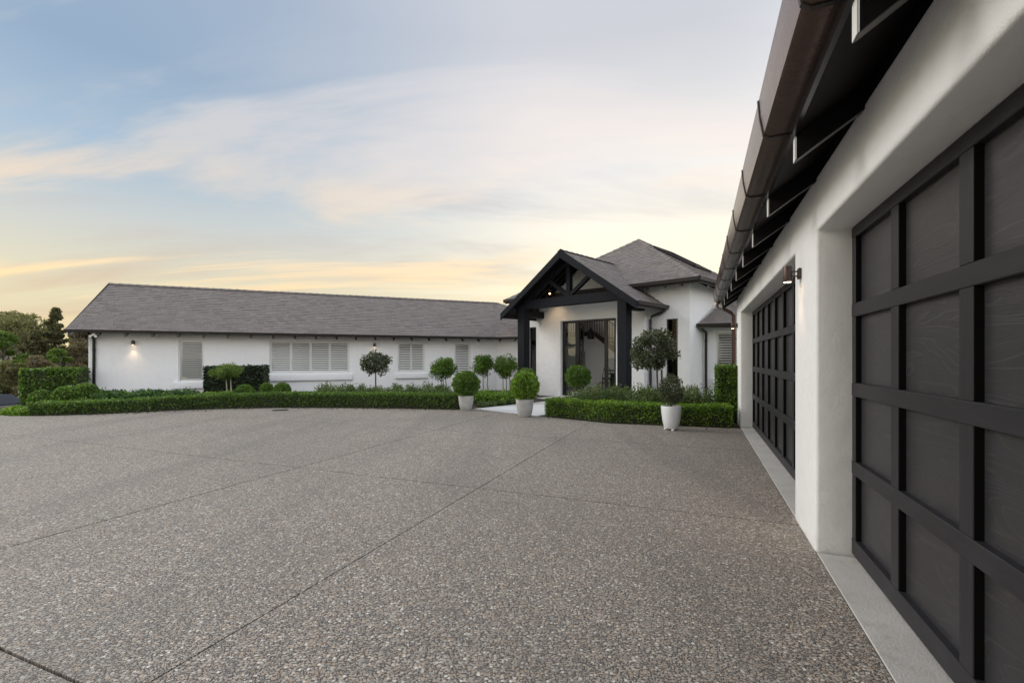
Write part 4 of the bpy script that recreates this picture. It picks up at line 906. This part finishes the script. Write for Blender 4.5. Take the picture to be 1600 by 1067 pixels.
for (px_b, py_t, Zd, r, rz, lab) in ((66, 609, 12.55, .30, .33, 'lowest of the three rounded shrubs by the square high hedge'), (106, 602, 12.75, .38, .40, 'broadest of the three rounded shrubs by the square high hedge'), (134, 598, 13.15, .36, .42, 'rounded shrub touching the house corner downpipe')):
    zt = CAMH - (py_t - CY) / FPX * Zd; ball('round_shrub', lab, (px_b - CX) / FPX * Zd, Zd, zt - rz, r, .055, BOX, 4200, 'rounded shrubs at the house corner', -.9, rz)
for (px_b, py_t, Zd, r, rz, lab) in ((24, 634, 12.1, .30, .22, 'low spreading shrub at the very end of the long hedge'), (45, 634, 12.05, .32, .24, 'low spreading shrub against the end of the long hedge')):
    zt = CAMH - (py_t - CY) / FPX * Zd; ball('low_shrub', lab, (px_b - CX) / FPX * Zd, Zd, zt - rz, r, .055, LIME, 2300, None, -.9, rz, .6, .6, amp=.12)
for (px_b, py_t, Zd, r, lab) in ((382, 600.5, 14.35, .30, 'largest clipped ball below the dark hedge block'), (416.5, 598, 14.6, .205, 'smallest clipped ball, between two larger ones under the four-pane window'), (441, 597.5, 14.6, .255, 'clipped ball at the sill end of the four-pane window')):
    zt = CAMH - (py_t - CY) / FPX * Zd; ball('box_ball', lab, (px_b - CX) / FPX * Zd, Zd, zt - r, r, .042, BOX, 4200, 'clipped balls behind the long hedge')
def limb_tree(label, x, y, trunks, crown_c, crown_r, mt, leaf, n, barkm, trad=.03, loose=.5, core=0, shell=.3, amp=.12, name='standard_tree', cat='tree', group=None, clusters=26, gz=0.0):
    """small standard tree: trunk(s), limbs to leaf clusters spread through the crown"""
    M = T(x, y, gz); o = thing(name, label, cat, M, group); c = Vector(crown_c)
    tr = MB(); lb = MB(); P, Dn = [], []
    for (bx, by, tx, ty) in trunks:
        top = Vector((tx, ty, c.z - crown_r[2] * .55)); b = Vector((bx, by, -.05)); m_ = (b + top) / 2 + Vector((random.uniform(-.02, .02), random.uniform(-.02, .02), 0)); tr.tube([b, m_, top], [trad, trad * .85, trad * .7], 8)
    cl = []
    for k in range(clusters):
        d = Vector(rng.normal(0, 1, 3)); d.normalize(); kk = random.uniform(shell, 1) ** .6
        q = c + Vector((d.x * crown_r[0], d.y * crown_r[1], d.z * crown_r[2])) * kk * .86; cl.append(q)
        t0 = trunks[k % len(trunks)]; s = Vector((t0[2], t0[3], c.z - crown_r[2] * .58)); mid = (s + q) / 2 + Vector((0, 0, -.04 * crown_r[2])); lb.tube([s, mid, q], [trad * .45, trad * .28, trad * .12], 5, False)
    per = n // clusters
    for q in cl:
        rr = min(crown_r) * loose; d = rng.normal(0, 1, (per, 3)); d /= np.linalg.norm(d, axis=1)[:, None]; k = rng.uniform(.1, 1, (per, 1)) ** .5; P.append(np.array(q) + d * rr * k * random.uniform(.8, 1.15)); Dn.append(d + np.array([0, 0, .3]))
    tr.build('trunk', barkm, o, M, smooth=True); lb.build('limbs', barkm, o, M, smooth=True)
    obj('crown', leaf_mesh('crown', np.concatenate(P), np.concatenate(Dn), leaf), mt, o, M); return o
def at(px, Zd): return (px - CX) / FPX * Zd, Zd
def zat(py, Zd): return CAMH - (py - CY) / FPX * Zd
def std(label, px, Zd, x0, x1, yt, yb, trunks_px, mt, leaf, n, barkm, **kw):
    x, y = at(px, Zd); rx = (x1 - x0) / FPX * Zd / 2; zt, zb = zat(yt, Zd), zat(yb, Zd); k = FPX / Zd
    trs = [((a - px) / k, random.uniform(-.05, .05), (b - px) / k, 0) for a, b in trunks_px]
    return limb_tree(label, x, y, trs, (0, 0, (zt + zb) / 2), (rx, rx, (zt - zb) / 2), mt, leaf, n, barkm, **kw)
std('flat-topped light green standard tree with two pale trunks before the dark hedge block', 355, 14.5, 331, 379, 571, 590, [(357, 353), (359.5, 360)], FRESH, .05, 4200, M_PALEBARK, trad=.022, loose=.75, clusters=40)
std('loose-leaved camellia standard beneath the glowing wall lamp', 587, 16.0, 564, 611, 549, 588, [(586.5, 587)], CAMEL, .075, 2400, M_BARK, loose=.42, clusters=34)
std('round-headed standard tree with thin trunks under the narrow shuttered window, behind the grey pot', 692, 16.6, 674, 712, 560, 592, [(689, 690), (693, 692), (697, 696)], BOX, .06, 4400, M_BARK, trad=.018, loose=.55, clusters=34, shell=.5)
std('round-headed standard tree with one trunk and a stake beside the inner corner of the house', 754.5, 17.2, 738, 771, 555, 585, [(756, 755), (763, 762)], BOX, .06, 4400, M_BARK, trad=.018, loose=.55, clusters=34, shell=.5)
std('round-headed standard tree with thin trunks beside the left entrance post', 790, 16.9, 772, 809, 554, 589, [(787, 786), (791, 791), (798, 796)], BOX, .06, 4400, M_BARK, trad=.018, loose=.55, clusters=34, shell=.5)
std('broad dark-leaved standard tree before the right entrance post', 1021, 11.9, 980, 1062, 514, 580, [(1031, 1026)], CAMEL, .062, 7200, M_BARK, trad=.028, loose=.34, clusters=56)
x_, y_ = at(1034, 11.7); mb = MB(); mb.tube([(0, 0, -.05), (0, 0, 1.15)], .022, 8); tag(mb.build('stake', M_OAK, None, T(x_, y_, 0)), 'short wooden stake beside the broad standard tree', 'stake')
def bush(label, x, y, r, h, mt, leaf, n, group=None, name='garden_shrub', up=.7):
    """loose spreading bush: many leafy shoots rising from the base"""
    M = T(x, y, 0); o = thing(name, label, 'shrub', M, group); P, Dn = [], []; sm = MB(); k = max(18, int(60 * r))
    for i in range(k):
        a = random.uniform(0, 6.283); q = r * math.sqrt(random.random()); t = Vector((math.cos(a) * q, math.sin(a) * q, h * (1 - .35 * (q / r) ** 2) * random.uniform(.72, 1.06))); b = Vector((t.x * .35, t.y * .35, -.02)); sm.tube([b, (b + t) / 2 + Vector((0, 0, .04)), t], [.008, .006, .003], 4, False)
        m = n // k; s = rng.uniform(.25, 1.0, (m, 1)) ** .6; p = np.array(b) + (np.array(t) - np.array(b)) * s + rng.normal(0, .055 * (r / .4) ** .5, (m, 3)) * np.array([1, 1, .6]); P.append(p); d = rng.normal(0, .6, (m, 3)); d[:, 2] += up; Dn.append(d)
    P = np.concatenate(P); P[:, 2] = np.maximum(P[:, 2], .02)
    obj('foliage', leaf_mesh('foliage', P, np.concatenate(Dn), leaf, 2.1), mt, o, M); sm.build('stems', M_TWIG, o, M); return o
def row(label, group, pts, r, h, mt, leaf, n, kinds=3, **kw):
    src = [bush(label, *pts[i], r, h, mt, leaf, n, group, **kw) for i in range(min(kinds, len(pts)))]
    for i in range(len(src), len(pts)):
        s = random.uniform(.88, 1.12); copy_tree(src[i % len(src)], T(pts[i][0], pts[i][1], 0) @ RZ(random.uniform(0, 6.28)) @ Matrix.Diagonal((s, s, random.uniform(.9, 1.1), 1)))
pts = [at(500 + 24 * i + random.uniform(-3, 3), 14.4 + random.uniform(-.15, .25)) for i in range(9)] + [at(512 + 26 * i, 15.1) for i in range(8)]
row('loose grey-green shrub behind the long hedge under the windows', 'shrubs behind the long hedge', pts, .38, .60, SHRUB, .055, 1700)
pts = [at(165 + 19 * i, 13.0 + .09 * i + random.uniform(-.1, .1)) for i in range(8)] + [at(160 + 22 * i, 14.0 + .06 * i) for i in range(7)]
row('strappy dark green plant behind the curved end of the long hedge', 'strappy plants by the house corner', pts, .32, .50, STRAP, .10, 800, name='strappy_plant', up=1.4)
pts = [at(742 + 16 * i, 15.2 + .15 * (i % 2)) for i in range(5)] + [at(748 + 17 * i, 14.4) for i in range(3)]
row('bright green low plant beside the paving, left of the entrance', 'green plants beside the paving', pts, .30, .42, LIME, .065, 1100, name='low_plant', up=1.1)
pts = [(-.9 + .27 * i, 13.68 + .30 * i) for i in range(5)]
row('small yellowish edging plant along the left side of the paving', 'edging plants along the paving', pts, .20, .17, SHRUB, .04, 650, name='edging_plant')
pts = [(FP @ Vector(p))[:2] for p in ((2.75, -2.55, 0), (2.75, -1.9, 0), (3.3, -2.9, 0), (3.5, -2.2, 0), (3.1, -1.2, 0))] + [(3.05, 11.0), (3.55, 10.85), (2.6, 11.45), (3.3, 11.6), (4.0, 10.7), (3.9, 11.4), (4.45, 11.1), (4.4, 12.0), (3.7, 12.4)]
row('loose bronze-tipped shrub behind the short right hedge', 'shrubs behind the right hedge', [tuple(p) for p in pts], .42, .76, SHRUB, .052, 2300, kinds=4)

# ------------------------------------------------------------------ trees beyond the house corner
def big_tree(label, px, Zd, top_py, spread_px, mt, leaf, n, kind, barkm=M_BARK, clusters=40, base=.25):
    x, y = at(px, Zd); gz = terrain_z(x, y) - .05; H = zat(top_py, Zd) - gz; rx = spread_px / FPX * Zd / 2; M = T(x, y, gz); o = thing('conifer_tree' if kind == 'pine' else 'tree', label, 'tree', M, 'trees beyond the house corner')
    tr = MB(); lb = MB(); P, Dn = [], []; bend_ = random.uniform(-.05, .05) * H
    spine = lambda k: Vector((bend_ * k * k, bend_ * .4 * k, H * k))
    tr.tube([spine(k / 6 * .96) for k in range(7)], [max(.02, .016 * H * (1 - k / 6.4) + .02) for k in range(7)], 8); per = max(12, n // clusters)
    for i in range(clusters):
        if kind == 'pine':
            k = base * .6 + (1 - base * .6) * (i + .5) / clusters; tier = i % 5; a = tier * 1.2566 + (i // 5) * .7; k = base * .6 + (1 - base * .6) * ((i // 5) + .5) / math.ceil(clusters / 5); ln = rx * (1.04 - k) ** .8 * random.uniform(.65, 1.15)
            s = spine(k * .97); s = spine(min(.99, max(.05, k * .97 + random.uniform(-.03, .03)))); tip = s + Vector((math.cos(a) * ln, math.sin(a) * ln, ln * random.uniform(.15, .75))); lb.tube([s, (s + tip) / 2 - Vector((0, 0, .06 * ln)), tip], [.035, .025, .01], 5, False)
            m = per; t = rng.uniform(.25, 1.05, (m, 1)); p = np.array(s) + (np.array(tip) - np.array(s)) * t + rng.normal(0, 1, (m, 3)) * np.array([.11, .11, .07]) * (rx / 1.6) * (.5 + .6 * (1 - t)); P.append(p); Dn.append(rng.normal(0, .7, (m, 3)) + np.array([0, 0, .5]))
        else:
            a = random.uniform(0, 6.283); k = random.uniform(base, 1.0); prof = math.sin(math.pi * min(1, max(.08, (k - base + .10) / (1.12 - base)))) ** .6; prof = max(prof, .62) if base < .2 and k < .75 else prof; ln = rx * prof * random.uniform(.35, 1.0)
            s = spine(max(.15, k - .22)); tip = Vector((spine(k).x + math.cos(a) * ln, spine(k).y + math.sin(a) * ln, H * k * .97)); lb.tube([s, s.lerp(tip, .55) + Vector((random.uniform(-.2, .2), 0, .08 * ln)), tip], [.010 * H * .6, .02 + .003 * H, .015], 5, False)
            m = per; rr = rx * .30 * random.uniform(.7, 1.25); d = rng.normal(0, 1, (m, 3)); d /= np.linalg.norm(d, axis=1)[:, None]; p = np.array(tip) + d * rr * rng.uniform(.15, 1, (m, 1)) ** .5 * np.array([1, 1, .62]); P.append(p); Dn.append(d + np.array([0, 0, .4]))
    tr.build('trunk', barkm, o, M, smooth=True); lb.build('limbs', barkm, o, M, smooth=True); obj('crown', leaf_mesh('crown', np.concatenate(P), np.concatenate(Dn), leaf), mt, o, M); return o
big_tree('tall open-crowned gum tree, bare limbs showing through its crown', 12, 34, 484, 110, OLIVE, 0.16, 9880, 'broad', M_PALEBARK, 46, .60)
big_tree('dark tiered conifer standing taller than the trees round it', 83, 31, 480, 64, PINEL, 0.18, 17100, 'pine', M_BARK, 85)
big_tree('dull green conifer lower than the tiered one, pale trunk showing', 50, 30, 512, 66, PINEL, 0.16, 17100, 'pine', M_PALEBARK, 60, .1)
big_tree('bright green leafy tree in front of the gum tree', 8, 29, 518, 62, FRESH, 0.15, 12350, 'broad', M_BARK, 46, .12)
big_tree('russet-leaved tree close beyond the eave of the house', 124, 31, 511, 60, RUSSET, 0.14, 15200, 'broad', M_BARK, 60, .08)
big_tree('light green bushy tree between the conifers and the russet tree', 98, 27, 545, 46, FRESH, 0.12, 9500, 'broad', M_BARK, 44, .05)
big_tree('low olive bushy tree below the gum tree at the edge of the slope', 14, 25, 566, 66, OLIVE, 0.12, 12350, 'broad', M_BARK, 56, .03)
big_tree('low olive-brown bushy tree behind the square high hedge', 62, 25.5, 556, 60, RUSSET, 0.12, 13300, 'broad', M_BARK, 56, .03)
big_tree('rounded olive tree behind the gum tree, filling the gap below its crown', 40, 40, 522, 80, OLIVE, 0.18, 12350, 'broad', M_BARK, 50, .08)
big_tree('grey-green tree far behind the russet tree', 140, 42, 518, 90, OLIVE, 0.18, 12350, 'broad', M_BARK, 50, .08)
big_tree('tall olive tree at the left end of the tree line', -50, 33, 505, 100, OLIVE, 0.16, 14250, 'broad', M_BARK, 54, .08)

# ------------------------------------------------------------------ parked car down the slope at the left
cx_, cy_ = -23.35, 20.6; cz = terrain_z(cx_, cy_) + .02; MC = T(cx_, cy_, cz) @ RZ(R(8))
car = thing('parked_car', 'dark parked car partly hidden by the hedge end below the trees', 'car', MC)
M_PAINT = simple('dark_car_paint', (.006, .007, .010), .42, 0, .1, 4, spec=.25); M_TYRE = simple('tyre_rubber', (.015, .015, .015), .9); M_RIM = simple('silver_rim', (.5, .5, .5), .3, .8, .05, 8)
side = [(-2.2, .28), (2.15, .28), (2.24, .50), (2.2, .72), (1.9, .86), (1.15, .96), (.55, 1.36), (-.2, 1.46), (-1.2, 1.44), (-1.85, 1.10), (-2.2, 1.0), (-2.26, .6)]
mb = MB(); rows = [(-.90, .93), (-.80, 1.0), (.80, 1.0), (.90, .93)]; k = len(side)
vs_ = [(x * (1 if s == 1 else .985), y, .28 + (z - .28) * (s if z < 1.0 else s - .02)) for y, s in rows for x, z in side]
vs_ = [(x, y * (.80 if z > 1.2 else 1.0), z) for x, y, z in vs_]
mb.add(vs_, [tuple(range(k - 1, -1, -1)), tuple(range(3 * k, 4 * k))] + [(r * k + i, r * k + (i + 1) % k, (r + 1) * k + (i + 1) % k, (r + 1) * k + i) for r in range(3) for i in range(k)])
mb.build('body', M_PAINT, car, MC, bevel=.03, seg=2, smooth=True)
for sg in (-1, 1):
    mb = MB(); yy = sg * .872; mb.add([(-1.6, yy * 1.01, 1.02), (.95, yy * 1.01, 1.0), (.5, yy * .86, 1.32), (-.2, yy * .84, 1.385), (-1.15, yy * .84, 1.37)], [(0, 1, 2, 3, 4)]); mb.build('side_window', M_DARKGLASS, car, MC)
    for xx in (-1.4, 1.4):
        Mw = MC @ T(xx, sg * .80, .33) @ Matrix.Rotation(R(90), 4, 'X'); mb = MB(); mb.lathe([(.20, -.11), (.31, -.11), (.33, -.08), (.33, .08), (.31, .11), (.20, .11)], 24); w = mb.build('wheel', M_TYRE, car, Mw, smooth=True)
        mb = MB(); mb.lathe([(.002, -.115), (.2, -.112), (.2, .112), (.002, .115)], 20); mb.build('rim', M_RIM, w, Mw)
    mb = MB(); mb.box(2.17, 2.245, sg * .62 - .16, sg * .62 + .16, .60, .72); mb.build('headlight', M_WHITE, car, MC)
mb = MB(); mb.add([(1.16, -.74, .985), (1.16, .74, .985), (.57, .66, 1.365), (.57, -.66, 1.365)], [(0, 1, 2, 3)]); mb.build('windscreen', M_DARKGLASS, car, MC)
# drain cover in the drive by the long hedge
x_, y_ = at(438, 1.45 * FPX / (641 - CY)); Md = T(x_, y_, 0) @ RZ(R(20)); dc = thing('drain_grate', 'small dark drain grate in the drive by the long hedge', 'drain', Md)
mb = MB(); mb.box(-.20, .20, -.12, .12, .001, .008); mb.build('frame', M_BLACK, dc, Md)
for k in range(7):
    mb = MB(); mb.box(-.17 + .05 * k, -.15 + .05 * k, -.10, .10, .0082, .014); mb.build('bar', M_BLACK, dc, Md)

# fallen leaves gathered along the foot of the hedges
P = []
for a, b, n in (((-10.7, 11.95), (-6.7, 13.5), 90), ((-6.7, 13.5), (-1.5, 13.0), 110), ((.8, 11.5), (4.5, 9.62), 90), ((-1.0, 13.2), (.5, 11.75), 14)):
    t_ = rng.uniform(0, 1, (n, 1)); q_ = np.array(a) + (np.array(b) - np.array(a)) * t_; q_[:, 1] -= rng.exponential(.10, n); P.append(np.concatenate([q_, np.full((n, 1), .008)], 1))
P = np.concatenate(P)
P = P[(P[:, 0] * nA[0] + P[:, 1] * nA[1]) < .7]
M_LITTER = make_leaf('fallen_leaf', [(0, (.06, .035, .018)), (.5, (.12, .075, .035)), (.8, (.10, .10, .035)), (1, (.20, .15, .07))], .1, .7)
me = leaf_mesh('fallen_leaves', P, np.tile(np.array([1.0, .2, .0]), (len(P), 1)) + rng.normal(0, .8, (len(P), 3)) * np.array([1, 1, .05]), .045, 1.8, .0)
lit_o = obj('fallen_leaves', me, M_LITTER); lit_o['kind'] = 'stuff'; lit_o['label'] = 'small brown fallen leaves strewn along the foot of the hedges'; lit_o['category'] = 'leaves'
